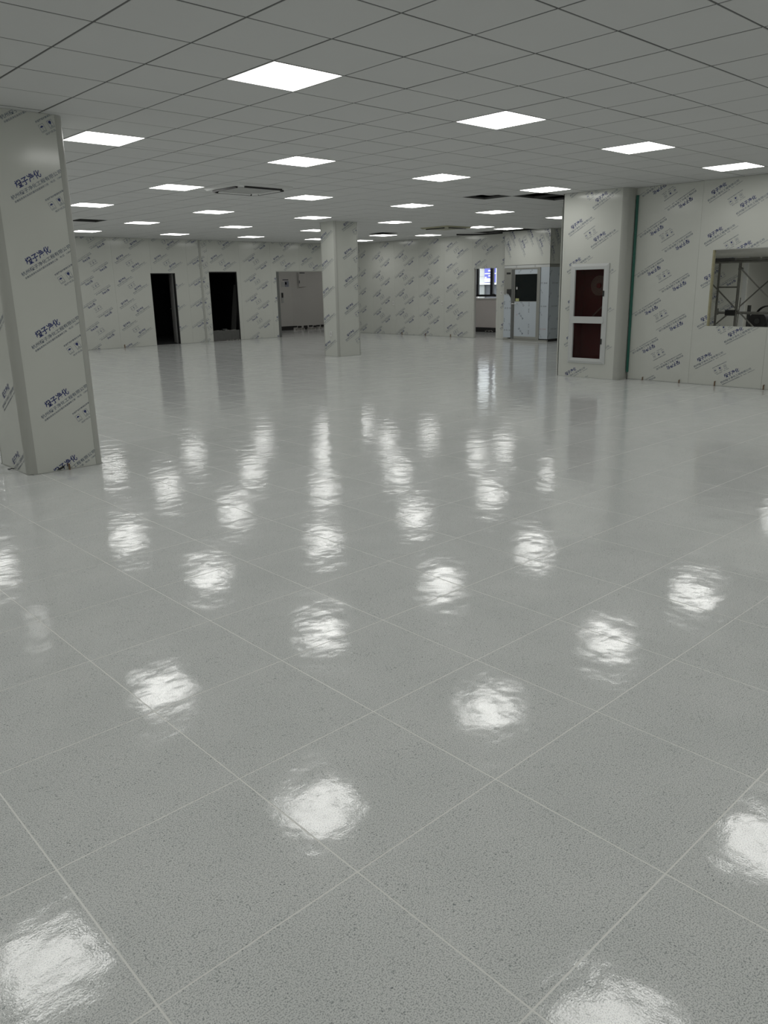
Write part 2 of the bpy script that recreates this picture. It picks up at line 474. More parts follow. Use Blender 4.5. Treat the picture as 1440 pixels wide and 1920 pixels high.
# ------------------------------------------------------------------ ceiling tiles and grid
lamp_cells = {}
for b_ in (-10, -5, 0, 5):
    for a_ in (-6, -2, 2, 6, 10, 14):
        lamp_cells[a_, b_] = 0
for a_ in (-6, -2, 2, 6, 10, 14, 18, 22): lamp_cells[a_, 10] = 0
for a_ in (-6, -2, 2, 6, 10, 14, 18, 23, 25): lamp_cells[a_, 15] = 0
for b_ in (20, 25):
    for a_ in (-6, -2, 2, 6, 10, 14, 18, 22, 25): lamp_cells[a_, b_] = 0
HOLES = {(14, 7), (15, 6), (16, 6), (8, 20), (26, 15), (26, 16), (26, 17)}
cm = tile_mesh('ceiling_tile', .5895, .5895, .014, M['tile'], .0045, True)
_pm = MB()                                         # wall angle around the edge of the suspended ceiling
for a_, b_ in (((XW0, YW0), (XR, YW0)), ((XW0, YW0), (XW0, YL)), ((XW0, YL), (XB, YL)), ((XB, 14.75), (XB, YL)), ((XR, YW0), (XR, 6.9))):
    _pm.box((a_[0] - .012, a_[1] - .012, HC + .016), (b_[0] + .012, b_[1] + .012, HC + .0184))
ceiling = structure(_pm.build('ceiling', M['lamp_frame']))
ct = []
for i in range(-9, 31):
    for j in range(-13, 30):
        x0, x1, y0, y1 = GX + i * T, GX + (i + 1) * T, GY + j * T, GY + (j + 1) * T
        if (i, j) in lamp_cells or (i, j) in HOLES: continue
        for rg in REGIONS:
            a0, a1, b0, b1 = max(x0, rg[0]), min(x1, rg[1]), max(y0, rg[2]), min(y1, rg[3])
            if a1 - a0 < .03 or b1 - b0 < .03: continue
            x, y = (a0 + a1) / 2, (b0 + b1) / 2
            pp = project(x, y, HC)
            vis = 1 if pp and -150 < pp[0] < 1590 and -220 < pp[1] < 1920 else 0
            ct.append((-vis, x * x + y * y, x, y, a1 - a0, b1 - b0))
ct.sort()
restc = MB(); cache = {}
for n, (v, d, x, y, w, h) in enumerate(ct):
    dz = random.uniform(0, .0016); rx, ry = random.gauss(0, .0008), random.gauss(0, .0008)
    if n < 300:
        key = (round(w, 3), round(h, 3))
        if key not in cache: cache[key] = cm if key == (.6, .6) else tile_mesh('ceiling_tile', w - .0105, h - .0105, .014, M['tile'], .0045, True)
        o = bpy.data.objects.new('ceiling_tile', cache[key]); COL.objects.link(o); o.parent = ceiling
        o.location = (x, y, HC + dz); o.rotation_euler = (rx, ry, 0)
    else:
        a, b = (w - .0105) / 2, (h - .0105) / 2; e = .0045
        restc.add([(x-a+e,y-b+e,HC+dz),(x+a-e,y-b+e,HC+dz),(x+a-e,y+b-e,HC+dz),(x-a+e,y+b-e,HC+dz),(x-a,y-b,HC+dz+e),(x+a,y-b,HC+dz+e),(x+a,y+b,HC+dz+e),(x-a,y+b,HC+dz+e)],
                  [(0,3,2,1),(0,1,5,4),(1,2,6,5),(2,3,7,6),(3,0,4,7),(4,5,6,7)])
rc = restc.build('ceiling_tile', M['tile'], ceiling); rc['kind'] = 'stuff'
def xspan(y):
    return (XW0, XR if y < 8.12 else (13.6 if y < 9.44 else (20.0 if y < 13.17 else XB)))
def yspan(x):
    return (YW0 if x < XR else (8.12 if x < 13.6 else 9.44), YL if x < XB else 13.17)
for j in range(-12, 29):
    y = GY + j * T; a, b = xspan(y)
    box_obj('grid_bar', (a, y - .0058, HC + .002), (b, y + .0058, HC + .034), M['bar'], ceiling)
for i in range(-8, 30):
    x = GX + i * T; a, b = yspan(x)
    if a < b: box_obj('grid_bar', (x - .0058, a, HC + .0021), (x + .0058, b, HC + .0342), M['bar'], ceiling)

# ------------------------------------------------------------------ ceiling lamps
ROWS = {0: 'nearest row', 5: 'second row back', 10: 'third row back', 15: 'fourth row back', 20: 'fifth row back', 25: 'farthest row'}
ORD = ['leftmost', 'second from the left', 'third from the left', 'fourth from the left', 'fifth from the left', 'sixth from the left']
VIS = {0: [2, 6, 10, 14], 5: [2, 6, 10, 14], 10: [6, 10, 14, 18, 22], 15: [6, 10, 14, 18, 23, 25], 20: [10, 14, 18, 22, 25], 25: [10, 14, 18, 22, 25]}
proto = None
for (a, b) in sorted(lamp_cells):
    x, y = GX + (a + .5) * T, GY + (b + .5) * T
    if x > 20: continue
    z = HC
    if (a, b) == (22, 20): z = HC - .055          # this panel hangs out of its cell
    if b in VIS and a in VIS[b]:
        label = 'square lit ceiling light, %s in the %s' % (ORD[VIS[b].index(a)], ROWS[b])
        if (a, b) == (22, 20): label = 'square lit ceiling light hanging below its dark opening, right of the middle column'
    else:
        label = 'square lit ceiling panel light out of view of the photo'
    if proto is None:
        root = thing('ceiling_light', label, 'ceiling light', (x, y, z), 'square ceiling panel lights')
        f = MB(); h, w = .296, .287
        for p, q in (((-h, -h), (h, -w)), ((-h, w), (h, h)), ((-h, -w), (-w, w)), ((w, -w), (h, w))):
            f.box((x + p[0], y + p[1], z), (x + q[0], y + q[1], z + .012))
        f.box((x - w, y - w, z + .007), (x + w, y + w, z + .012))
        f.build('frame', M['lamp_frame'], root)
        MB().add([(x-w,y-w,z+.002),(x+w,y-w,z+.002),(x+w,y+w,z+.002),(x-w,y+w,z+.002)], [(0,3,2,1)]).build('diffuser', M['lamp'], root)
        proto = root
    else:
        root = copy_tree(proto); root.location = (x, y, z); root['label'] = label

# ------------------------------------------------------------------ filmed panel walls
def panel_wall(name, face, seams, z1, holes, prints, back_holes=None, zb=3.7):
    """backing sheet (structure) > panel > film_print"""
    mb = MB(); face.slab(mb, seams[0], seams[-1], -.001, zb, -.10, -.052, holes)
    wall = structure(mb.build(name, M['joint']))
    for k in range(len(seams) - 1):
        u0, u1 = seams[k] + .0012, seams[k+1] - .0012
        hs = [h for h in holes if h[0] < u1 and h[1] > u0]
        pm = MB(); face.slab(pm, u0, u1, 0.0, z1, -.052, 0, hs)
        p = pm.build('panel', M['film'], wall)
        if k < len(prints) and prints[k]:
            film_print(face, prints[k], u0, u1, .004, z1 - .003, .0006, p, hs)
        tr = MB(); face.slab(tr, u0, u1, 0.0, .012, .0002, .004, [(h[0], h[1], -1, .1) for h in hs if h[2] < .1])
        if tr.v: tr.build('floor_track', M['joint'], p)
    return wall

# far left wall, y = YL, u = x
D1 = (10.98, 11.76, -.01, 2.05); D2 = (12.89, 13.876, -.01, 2.09); D3 = (15.38, 17.35, -.01, 2.085)
FL = Face((0, YL, 0), (1, 0, 0), (0, -1, 0))
seamL = [XW0, -1.62, -.47, .68, 1.83, 2.98, 4.13, 5.28, 6.43, 7.58, 8.73, 9.88, 11.025, 12.175, 12.625, 12.878, 14.0, 15.167, 16.317, 17.467, XB]
prL = []
for k in range(len(seamL) - 1):
    l = seamL[k]
    if k < 10: prL.append(pattern(l, 2.40, k % 2 == 1) if 5 < k else None)
    elif k == 10: prL.append(pattern(l, 2.495, True))
    elif k == 11: prL.append(pattern(l, 2.399))
    elif k == 12: prL.append(pattern(l, 2.409))
    elif k == 13: prL.append(pattern(12.05, 2.45, True))
    elif k == 14: prL.append(pattern(12.20, 2.45, True))
    elif k == 15: prL.append(pattern(l, 2.433))
    elif k == 16: prL.append(pattern(l + .02, 2.556, True))
    elif k == 17: prL.append(pattern(l, 2.434))
    else: prL.append(pattern(l, 2.38, False))
wall_left = panel_wall('wall_left', FL, seamL, HC, [D1, D2, D3], prL)
# half round cover strip standing proud between the two dark doorways
q = MB(); n = 8
vs = []
for z in (0.0, HC):
    for i in range(n + 1):
        t = math.pi * i / n; vs.append((12.632 - .036 * math.cos(t), YL - .024 * math.sin(t), z))
q.add(vs, [(i, i + 1, n + 2 + i, n + 1 + i) for i in range(n)] + [tuple(range(n, -1, -1)), tuple(range(n + 1, 2 * n + 2))])
q.build('cover_strip', M['trim'], wall_left, smooth=True)

# far right wall, x = XB, u grows with decreasing y
D4 = (YL - 16.055, YL - 15.185, -.01, 2.03)
FB = Face((XB, YL, 0), (0, -1, 0), (-1, 0, 0))
seamB = [0] + [YL - y for y in (20.62, 19.53, 18.405, 17.278, 16.13, 15.10, 14.735)]
prB = [pattern(-.15, 2.3, True) , pattern(YL - 20.77, 1.996, True), pattern(YL - 19.63, 2.0, True), pattern(YL - 18.50, 1.996, True),
       pattern(YL - 17.278, 2.057), pattern(YL - 16.14, 2.107), pattern(YL - 15.10, 2.2), None]
wall_back = panel_wall('wall_back', FB, seamB, HC, [D4], prB)

# right wall, x = XR, u grows with decreasing y
U0 = 6.935
OPN = (U0 - 5.61, U0 - 3.35, .90, 2.01)
FR = Face((XR, U0, 0), (0, -1, 0), (-1, 0, 0))
seamR = [0, U0 - 5.835, U0 - 4.70, U0 - 3.56, U0 - 2.41, U0 - 1.26, U0 - .11, U0 + 1.04, U0 + 2.19, U0 - YW0]
prR = [pattern(U0 - 6.975, 2.431, True), pattern(U0 - 5.835, 2.173), pattern(U0 - 4.70, 2.3, True), pattern(U0 - 3.56, 2.2), None, None, None, None, None]
wall_right = panel_wall('wall_right', FR, seamR, HC, [OPN], prR)
jm = MB(); FR.slab(jm, OPN[0], OPN[0] + .022, OPN[2], OPN[3], -.052, .0015); jm.build('opening_edge', M['scaf_yel'], wall_right)
jm = MB(); FR.slab(jm, OPN[0] + .022, OPN[1], OPN[3] - .004, OPN[3] + .008, -.052, .001); jm.build('opening_edge', M['joint'], wall_right)
# green strip in the inner corner, ending in a dark pin
gs = MB().add([(11.889, 6.925, .12), (11.846, 6.913, .12), (11.866, 6.885, .12), (11.889, 6.89, .12),
               (11.889, 6.925, 2.89), (11.846, 6.913, 2.89), (11.866, 6.885, 2.89), (11.889, 6.89, 2.89)],
              [(0,1,2,3),(7,6,5,4),(0,4,5,1),(1,5,6,2),(2,6,7,3),(3,7,4,0)]).build('corner_strip', M['green'], wall_right)
gs['label'] = 'dark green strip running up the corner'
MB().tube((11.872, 6.905, .0), (11.872, 6.905, .12), .006, 6).build('strip_pin', M['rubber'], gs)

# jog walls behind the right column
structure(box_obj('wall_side', (12.20, 8.02, 0), (13.7, 8.12, 3.7), M['film']))
structure(box_obj('wall_jog', (13.6, 8.12, 0), (13.7, 9.44, 3.7), M['film']))
structure(box_obj('wall_partition', (13.6, 9.44, 0), (20.0, 9.54, 3.7), M['film']))
structure(box_obj('wall_end', (20.0, 9.44, 0), (20.1, 14.74, 3.7), M['film']))

# ------------------------------------------------------------------ columns
def column(label, x0, x1, y0, y1, left_print, front_print, r, z1=HC, cols=('-x', '-y'), loc=None):
    t = thing('column', label, 'column', ((x0 + x1) / 2, (y0 + y1) / 2, 0))
    box_obj('core', (x0 + .05, y0 + .05, 0), (x1 - .05, y1 - .05, z1), M['joint'], t)
    fx = Face((x0, y1, 0), (0, -1, 0), (-1, 0, 0)); wx = y1 - y0
    fy = Face((x0, y0, 0), (1, 0, 0), (0, -1, 0)); wy = x1 - x0
    fxb = Face((x1, y0, 0), (0, 1, 0), (1, 0, 0)); fyb = Face((x1, y1, 0), (-1, 0, 0), (0, 1, 0))
    for f, w, tr in ((fx, wx, left_print), (fy, wy, front_print), (fxb, wx, None), (fyb, wy, None)):
        m = MB(); f.slab(m, r, w - r, .006, z1, -.045, -.003)
        p = m.build('panel', M['film'], t)
        if tr: film_print(f, tr, r, w - r, .01, z1 - .002, -.0024, p)
        m = MB(); f.slab(m, r * .5, w - r * .5, 0, .006, -.05, .001); m.build('floor_track', M['joint'], t)
    for cx, cy, a0 in ((x0 + r, y0 + r, math.pi), (x1 - r, y0 + r, 1.5 * math.pi), (x1 - r, y1 - r, 0), (x0 + r, y1 - r, .5 * math.pi)):
        m = MB(); n = 7; vs = []
        for z in (.006, z1):
            for i in range(n + 1):
                a = a0 + .5 * math.pi * i / n; vs.append((cx + r * math.cos(a), cy + r * math.sin(a), z))
            vs.append((cx + (r - .04) * math.cos(a0 + .5 * math.pi), cy + (r - .04) * math.sin(a0 + .5 * math.pi), z))
            vs.append((cx + (r - .04) * math.cos(a0), cy + (r - .04) * math.sin(a0), z))
        k = n + 3
        m.add(vs, [(i, (i + 1) % k, k + (i + 1) % k, k + i) for i in range(k)] + [tuple(range(k - 1, -1, -1)), tuple(range(k, 2 * k))])
        m.build('corner_trim', M['trim'], t, smooth=True)
    return t, fx, fy

pr_front = []
for k in range(-4, 2):
    pr_front += stamp.moved(2.49 - 2.254, 2.393 + k * .607, R29)
    pr_front += icons.moved(2.703 - 2.254, 2.311 + k * .607, R29)
pr_side = []
for k in range(-2, 6):
    pr_side += stamp.moved(7.926 - 7.53, .64 + k * .607, R29)
colL, _, _ = column('near square column wrapped in printed film at the left edge of the photo', 2.254, 2.938, 7.13, 7.926, pr_side, pr_front, .075)
pf, ps = [], []
for k in range(-5, 3):
    pf += stamp.moved(12.006 - 11.72, 2.275 + k * .612, R29); pf += icons.moved(12.006 - 11.72 + .236, 2.275 - .088 + k * .612, R29)
    ps += stamp.moved(14.85 - 14.79, 2.02 + k * .605, R29); ps += stamp.moved(14.85 - 14.79 - .446, 2.02 + .216 + k * .605, R29)
colM, fMx, _ = column('free-standing square column wrapped in printed film in the middle of the room', 11.72, 12.42, 14.30, 14.85, ps, pf, .05)

# right column, joined to the right wall, with the hose cabinet let into it
XC, YC0, YC1 = 11.61, 6.93, 8.12
HOLE = (YC1 - 7.84, YC1 - 7.245, .30, 1.80)
t = colR = thing('column', 'wide white column beside the right wall with a two-pane cabinet door in it', 'column', ((XC + XR) / 2, (YC0 + YC1) / 2, 0))
fR = Face((XC, YC1, 0), (0, -1, 0), (-1, 0, 0))
r = .085
m = MB(); fR.slab(m, .015, YC1 - YC0 - r, .006, HC, -.045, 0, [HOLE]); p = m.build('panel', M['film'], t)
pc = []
for k in range(-5, 3):
    z = 2.425 + k * .606
    pc += stamp.moved(YC1 - 7.933, z, R29) + icons.moved(YC1 - 7.933 + .236, z - .088, R29) + stamp.moved(YC1 - 7.487, z - .222, R29)
film_print(fR, pc, .015, YC1 - YC0 - r, .01, HC - .002, .0006, p, [(YC1 - 7.92, YC1 - 7.17, .23, 1.89)])
box_obj('panel', (XC + .003, YC1 - .045, .006), (12.20, YC1, HC), M['film'], t)
m = MB(); fR.slab(m, .0, .015, .006, HC, -.05, -.003); m.build('corner_trim', M['trim'], t)
m = MB(); n = 7; vs = []
for z in (.006, HC):
    for i in range(n + 1):
        a = math.pi + .5 * math.pi * i / n; vs.append((XC + r + r * math.cos(a), YC0 + r + r * math.sin(a), z))
    vs.append((XR - .0005, YC0, z)); vs.append((XR - .0005, YC0 + .04, z)); vs.append((XC + r, YC0 + .045, z)); vs.append((XC + .045, YC0 + r, z))
k = n + 5
m.add(vs, [(i, (i + 1) % k, k + (i + 1) % k, k + i) for i in range(k)] + [tuple(range(k - 1, -1, -1)), tuple(range(k, 2 * k))])
m.build('corner_trim', M['trim'], t, smooth=True)
m = MB(); fR.slab(m, 0, YC1 - YC0 - .02, 0, .006, -.05, .001); m.build('floor_track', M['joint'], t)

# hose cabinet: red box, hose reel, white mitred door frame with two panes
cab = thing('hose_cabinet', 'red hose cabinet with white mitred two-pane door in the right column', 'cabinet', (XC, 7.54, .24))
m = MB(); fR.slab(m, HOLE[0] + .002, HOLE[1] - .002, HOLE[2] + .002, HOLE[3] - .002, -.27, -.255); m.build('back_panel', M['dark_red'], cab)
m = MB()
for a in ((HOLE[0] + .002, HOLE[0] + .012, HOLE[2] + .002, HOLE[3] - .002), (HOLE[1] - .012, HOLE[1] - .002, HOLE[2] + .002, HOLE[3] - .002),
          (HOLE[0] + .012, HOLE[1] - .012, HOLE[2] + .002, HOLE[2] + .012), (HOLE[0] + .012, HOLE[1] - .012, HOLE[3] - .012, HOLE[3] - .002)):
    fR.slab(m, *a, -.255, -.004)
m.build('box_sides', M['red_box'], cab)
c = fR.p((HOLE[0] + HOLE[1]) / 2 + .09, 1.52, -.16)
m = MB()
for k in range(6): m.torus(c + Vector((0, 0, 0)), (1, 0, 0), .05 + k * .021, .0105, 26, 6)
reel = m.build('hose_reel', M['hose'], cab, smooth=True); reel['label'] = 'pale coiled hose behind the upper pane'
MB().tube(c + Vector((-.03, 0, 0)), c + Vector((.08, 0, 0)), .04, 14).build('hub', M['red_box'], reel)
MB().path([c + Vector((0, -.16, 0)), c + Vector((0, -.17, -.15)), c + Vector((0, -.12, -.3)), c + Vector((0, .02, -.42)), c + Vector((0, .1, -.5))], .014).build('hose_tail', M['hose'], reel, smooth=True)
box_obj('shelf', fR.p(HOLE[0] + .012, .96, -.25), fR.p(HOLE[1] - .012, .972, -.06), M['red_box'], cab)
# mitred frame members: profile quads in the plane of the column face
fo = (YC1 - 7.907, YC1 - 7.180, .245, 1.872); fi = (YC1 - 7.822, YC1 - 7.268, .330, 1.780)
def member(o1, o2, i2, i1, name='frame_member'):
    m = MB(); mid = [((a[0] * .55 + b[0] * .45), (a[1] * .55 + b[1] * .45)) for a, b in ((o1, i1), (o2, i2))]
    P = [fR.p(*o1, .001), fR.p(*o2, .001), fR.p(*o2, .016), fR.p(*o1, .016), fR.p(*mid[1], .030), fR.p(*mid[0], .030), fR.p(*i2, .022), fR.p(*i1, .022), fR.p(*i2, -.02), fR.p(*i1, -.02)]
    m.add(P, [(0,1,2,3),(3,2,4,5),(5,4,6,7),(7,6,8,9),(9,8,1,0),(0,3,5,7,9),(1,8,6,4,2)])
    return m.build(name, M['white_alu'], cab)
A, B_, C_, D_ = (fo[0], fo[3]), (fo[1], fo[3]), (fo[1], fo[2]), (fo[0], fo[2])
a, b, c2, d = (fi[0], fi[3]), (fi[1], fi[3]), (fi[1], fi[2]), (fi[0], fi[2])
member(A, B_, b, a); member(B_, C_, c2, b); member(C_, D_, d, c2); member(D_, A, a, d)
zc = .968; m = MB()
prof = [(fi[0] - .045, zc), (fi[0] - .012, zc + .055), (fi[1] + .015, zc + .055), (fi[1] + .038, zc + .03), (fi[1] + .038, zc - .03), (fi[1] + .015, zc - .055), (fi[0] - .012, zc - .055)]
m.add([fR.p(*q_, .020) for q_ in prof] + [fR.p(*q_, .038) for q_ in prof], [tuple(range(7, 14))] + [(i, (i + 1) % 7, 7 + (i + 1) % 7, 7 + i) for i in range(7)])
m.build('middle_rail', M['white_alu'], cab)
for z0, z1, nm in ((fi[2], zc - .05, 'pane'), (zc + .05, fi[3], 'pane')):
    m = MB(); fR.slab(m, fi[0] - .004, fi[1] + .004, z0 - .004, z1 + .004, -.012, -.008); m.build(nm, M['smoked_glass'], cab)
for zz in (1.395, .62):
    m = MB(); fR.slab(m, fi[1] + .004, fi[1] + .028, zz - .045, zz + .045, .024, .036); m.build('latch', M['black'], cab)

# ------------------------------------------------------------------ wall doorways
# dark rooms behind the far left wall
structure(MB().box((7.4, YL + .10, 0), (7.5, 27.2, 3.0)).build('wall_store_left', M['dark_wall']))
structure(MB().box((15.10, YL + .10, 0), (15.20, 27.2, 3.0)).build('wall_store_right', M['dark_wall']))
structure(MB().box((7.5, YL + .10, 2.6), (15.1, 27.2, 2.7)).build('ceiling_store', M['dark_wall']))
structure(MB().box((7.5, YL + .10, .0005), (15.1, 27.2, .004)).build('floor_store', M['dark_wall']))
d1 = structure(bpy.data.objects.new('door_1', None)); COL.objects.link(d1); d1.location = (11.75, YL + .11, 0)
hx, hy = 11.742, YL + .13; dx, dy = .245, .70
nx, ny = dy, -dx; L_ = math.hypot(nx, ny); nx, ny = nx / L_ * .042, ny / L_ * .042
m = MB(); m.add([(hx, hy, .012), (hx + dx, hy + dy, .012), (hx + dx + nx, hy + dy + ny, .012), (hx + nx, hy + ny, .012),
                 (hx, hy, 2.03), (hx + dx, hy + dy, 2.03), (hx + dx + nx, hy + dy + ny, 2.03), (hx + nx, hy + ny, 2.03)],
                [(3,2,1,0),(4,5,6,7),(0,1,5,4),(1,2,6,5),(2,3,7,6),(3,0,4,7)])
leaf = m.build('door_leaf', M['white_plastic'], d1)
q0 = Vector((hx + dx * .9, hy + dy * .9, 1.02)); nn = Vector((-nx, -ny, 0)).normalized()
m = MB().tube(q0, q0 + nn * .05, .01, 8); m.tube(q0 + nn * .05, q0 + nn * .05 - Vector((dx, dy, 0)).normalized() * .11, .009, 8)
m.build('door_handle', M['chrome'], leaf, smooth=True)
m = MB(); FL.slab(m, D1[1] - .028, D1[1], 0, D1[3], -.10, -.004); FL.slab(m, D1[0], D1[1], D1[3] - .02, D1[3], -.10, -.004); m.build('door_frame', M['rubber'], d1)
d2 = structure(bpy.data.objects.new('door_2', None)); COL.objects.link(d2); d2.location = (13.4, YL + .03, 0)
m = MB(); FL.slab(m, D2[0], D2[0] + .012, .0, D2[3], -.10, -.006); FL.slab(m, D2[1] - .012, D2[1], 0, D2[3], -.10, -.006); FL.slab(m, D2[0], D2[1], D2[3] - .03, D2[3], -.10, -.02)
m.build('door_frame', M['rubber'], d2)
tag(box_obj('threshold_board', (D2[0] + .014, YL + .03, 0), (D2[1] - .014, YL + .09, .318), M['sill'], bevel=.004), 'low dark grey board standing across the foot of the second dark doorway', 'board')
s = MB()
random.seed(3)
for k in range(14):
    x = random.uniform(D2[0] + .03, D2[1] - .05); w = random.uniform(.02, .10)
    s.box((x, YL + .031, .319), (min(x + w, D2[1] - .02), YL + .06, .319 + random.uniform(.004, .014)))
for k in range(9):
    x = random.uniform(D2[0] + .2, D2[1] - .1); s.box((x, YL + .005, .0), (x + random.uniform(.02, .1), YL + .025, random.uniform(.006, .03)))
tag(s.build('plaster_crumbs', M['concrete']), 'pale plaster crumbs along the grey threshold board', 'debris')['kind'] = 'stuff'
tag(box_obj('plaster_lump', (13.27, YL + .05, .318), (13.44, YL + .12, .37), M['machine'], bevel=.012), 'small dark lump lying on top of the grey threshold board', 'lump')
for k, (x, lab) in enumerate(((13.86, 'dark tall board leaning nearest the right jamb of the second dark doorway'), (14.05, 'dark tall board leaning second in the row inside the second dark doorway'), (14.25, 'dark tall board leaning deepest inside the second dark doorway'))):
    m = MB(); y = YL + .35 + k * .3
    m.add([(x, y, 0), (x + .03, y, 0), (x + .03, y + .25, 0), (x, y + .25, 0), (x + .25, y, 1.7 - .2 * k), (x + .28, y, 1.7 - .2 * k), (x + .28, y + .25, 1.7 - .2 * k), (x + .25, y + .25, 1.7 - .2 * k)],
          [(3,2,1,0),(4,5,6,7),(0,1,5,4),(1,2,6,5),(2,3,7,6),(3,0,4,7)])
    tag(m.build('leaning_board', M['sill']), lab, 'board', 'boards leaning in the dark doorway')

# lit corridor behind the third doorway
structure(box_obj('wall_corridor', (15.2, 25.2, 0), (18.42, 25.3, 3.0), M['room_wall']))
structure(MB().add([(18.42, 25.2, 0), (20.9, 24.75, 0), (20.9, 24.85, 0), (18.42, 25.3, 0), (18.42, 25.2, 3), (20.9, 24.75, 3), (20.9, 24.85, 3), (18.42, 25.3, 3)],
                   [(3,2,1,0),(4,5,6,7),(0,1,5,4),(1,2,6,5),(2,3,7,6),(3,0,4,7)]).build('wall_corridor_end', M['room_wall']))
structure(box_obj('ceiling_corridor', (15.2, YL + .10, 2.9), (20.95, 25.4, 3.0), M['room_wall']))
m = MB().box((15.2, 25.185, 0), (18.42, 25.2, .15)).build('baseboard_corridor', M['black_skirting']); structure(m)
random.seed(11)
m = MB(); x = 18.42
while x < 20.6:
    w = random.uniform(.10, .3); y0 = 25.2 - (x - 18.42) * .1815; z0 = random.choice((.0, .07, .09)); 
    m.box((x, y0 - .03, z0), (x + w, y0 + .06, .14 + random.uniform(-.012, .012))); x += w
structure(m.build('baseboard_corridor_end', M['black_skirting']))
m = MB(); x = 18.5
for k in range(14):
    m.box((x, 25.2 - (x - 18.42) * .1815 - .09, .0), (x + random.uniform(.05, .14), 25.2 - (x - 18.42) * .1815 - .045, random.uniform(.015, .06))); x += random.uniform(.1, .18)
tag(m.build('plaster_rubble', M['concrete']), 'pale broken plaster rubble along the torn corridor skirting', 'debris')['kind'] = 'stuff'
cl = copy_tree(proto); cl.location = (19.8, 23.2, 2.868); cl['label'] = 'square ceiling panel light in the corridor behind the third doorway, out of view'
cl = copy_tree(proto); cl.location = (17.4, 23.4, 2.868); cl['label'] = 'added fill light panel in the corridor nearest the third doorway, out of view'  # extra unseen panel, added to brighten the corridor
cl = copy_tree(proto); cl.location = (19.6, 18.3, 2.868); cl['label'] = 'added fill light panel in the side room, left one, out of view'  # unseen panel added to brighten the side room
cl = copy_tree(proto); cl.location = (19.6, 16.0, 2.868); cl['label'] = 'added fill light panel in the side room, right one, out of view'  # second added panel, same purpose
d3 = structure(bpy.data.objects.new('door_3', None)); COL.objects.link(d3); d3.location = (16.3, YL, 0)
m = MB(); FL.slab(m, D3[0] - .012, D3[0] + .085, 0, D3[3], -.11, .006); m.build('door_jamb', M['grey_alu'], d3)
m = MB(); FL.slab(m, D3[0] - .012, D3[1], D3[3], D3[3] + .03, -.11, .005); m.build('door_head', M['trim'], d3)
m = MB(); FL.slab(m, D3[1], D3[1] + .04, 0, D3[3], -.11, .005); m.build('door_jamb', M['trim'], d3)
# things on the corridor wall
pnl = thing('call_panel', 'narrow dark call panel on the corridor wall inside the third doorway', 'wall panel', (17.97, 25.2, 1.2))
box_obj('plate', (17.925, 25.185, 1.03), (18.02, 25.2, 1.41), M['grille'], pnl, bevel=.003)
box_obj('screen', (17.935, 25.18, 1.22), (18.01, 25.186, 1.395), M['black'], pnl)
def notice(lab, x0, x1, z0, z1, y, blocks, mat_):
    t_ = thing('notice', lab, 'notice', ((x0 + x1) / 2, y, z0), 'paper notices in the corridor')
    box_obj('sheet', (x0, y - .004, z0), (x1, y - .001, z1), mat_, t_)
    for bx in blocks:
        box_obj('printed_block', (x0 + bx[0] * (x1 - x0), y - .006, z0 + bx[2] * (z1 - z0)), (x0 + bx[1] * (x1 - x0), y - .0042, z0 + bx[3] * (z1 - z0)), bx[4], t_)
notice('small grey blue printed notice high on the corridor wall left of the posters', 17.95, 18.31, 1.60, 1.92, 25.2,
       [(.2, .95, .80, .9, M['ink_black']), (.05, .4, .06, .6, M['grille']), (.45, .98, .05, .7, M['paper_blue']), (.5, .7, .3, .6, M['ink_grey'])], M['room_wall'])
notice('larger pale paper sheet with dark heading under the corridor ceiling', 18.70, 19.18, 1.60, 2.14, 25.09,
       [(.1, .62, .93, .99, M['ink_black']), (.02, .10, .25, .45, M['ink_black']), (.0, .02, 0, 1, M['grille']), (.98, 1, 0, 1, M['grille']), (0.3, 1, 0, .02, M['grille'])], M['room_wall'])

# daylit side room behind the far right wall, with the window
structure(box_obj('wall_sideroom_left', (XB + .1, 20.6, 0), (20.95, 20.7, 3.0), M['pink_wall']))
structure(box_obj('ceiling_sideroom', (XB + .1, 14.75, 2.9), (21.0, 20.6, 3.0), M['room_wall']))
structure(box_obj('wall_sideroom_right', (XB + .1, 14.76, 0), (20.95, 14.86, 3.0), M['pink_wall']))
FW = Face((21.0, 20.7, 0), (0, -1, 0), (-1, 0, 0))
WIN = (20.7 - 18.22, 20.7 - 15.9, 1.13, 2.45)
m = MB(); FW.slab(m, -6.6, 20.7 - 9.5, 0, 3.7, -.2, 0, [WIN]); structure(m.build('wall_east', M['pink_wall']))
m = MB(); FW.slab(m, 0, 6.0, .0, .155, 0, .015); structure(m.build('baseboard_sideroom', M['black_skirting']))
m = MB()
for k in range(7): m.box((20.95, 17.33 + k * .05, .02 + .02 * (k % 3)), (20.975, 17.36 + k * .05, .05 + .02 * (k % 2)))
tag(m.build('plaster_flake', M['concrete']), 'pale plaster flakes on the black skirting below the far window', 'debris')['kind'] = 'stuff'
win = structure(bpy.data.objects.new('window_1', None)); COL.objects.link(win); win.location = (21.0, 17.1, 1.13)
m = MB(); u = lambda y: 20.7 - y
FW.slab(m, WIN[0], WIN[1], 1.175, 1.245, -.12, -.02); FW.slab(m, WIN[0], WIN[1], WIN[3] - .06, WIN[3], -.12, -.02)
FW.slab(m, WIN[0], WIN[0] + .022, 1.24, WIN[3], -.12, -.02); FW.slab(m, WIN[1] - .05, WIN[1], 1.24, WIN[3], -.12, -.02)
m.build('window_frame', M['win_frame'], win)
m = MB(); FW.slab(m, u(18.125), u(18.055), 1.245, WIN[3] - .06, -.10, -.03); m.build('sash_stile', M['win_frame'], win)
m = MB(); FW.slab(m, u(17.525), u(17.415), 1.245, WIN[3] - .06, -.11, -.02); m.build('sash_stile', M['win_frame'], win)
m = MB(); FW.slab(m, u(18.055), u(17.525), 1.245, WIN[3] - .06, -.07, -.064); m.build('pane', M['glass'], win)
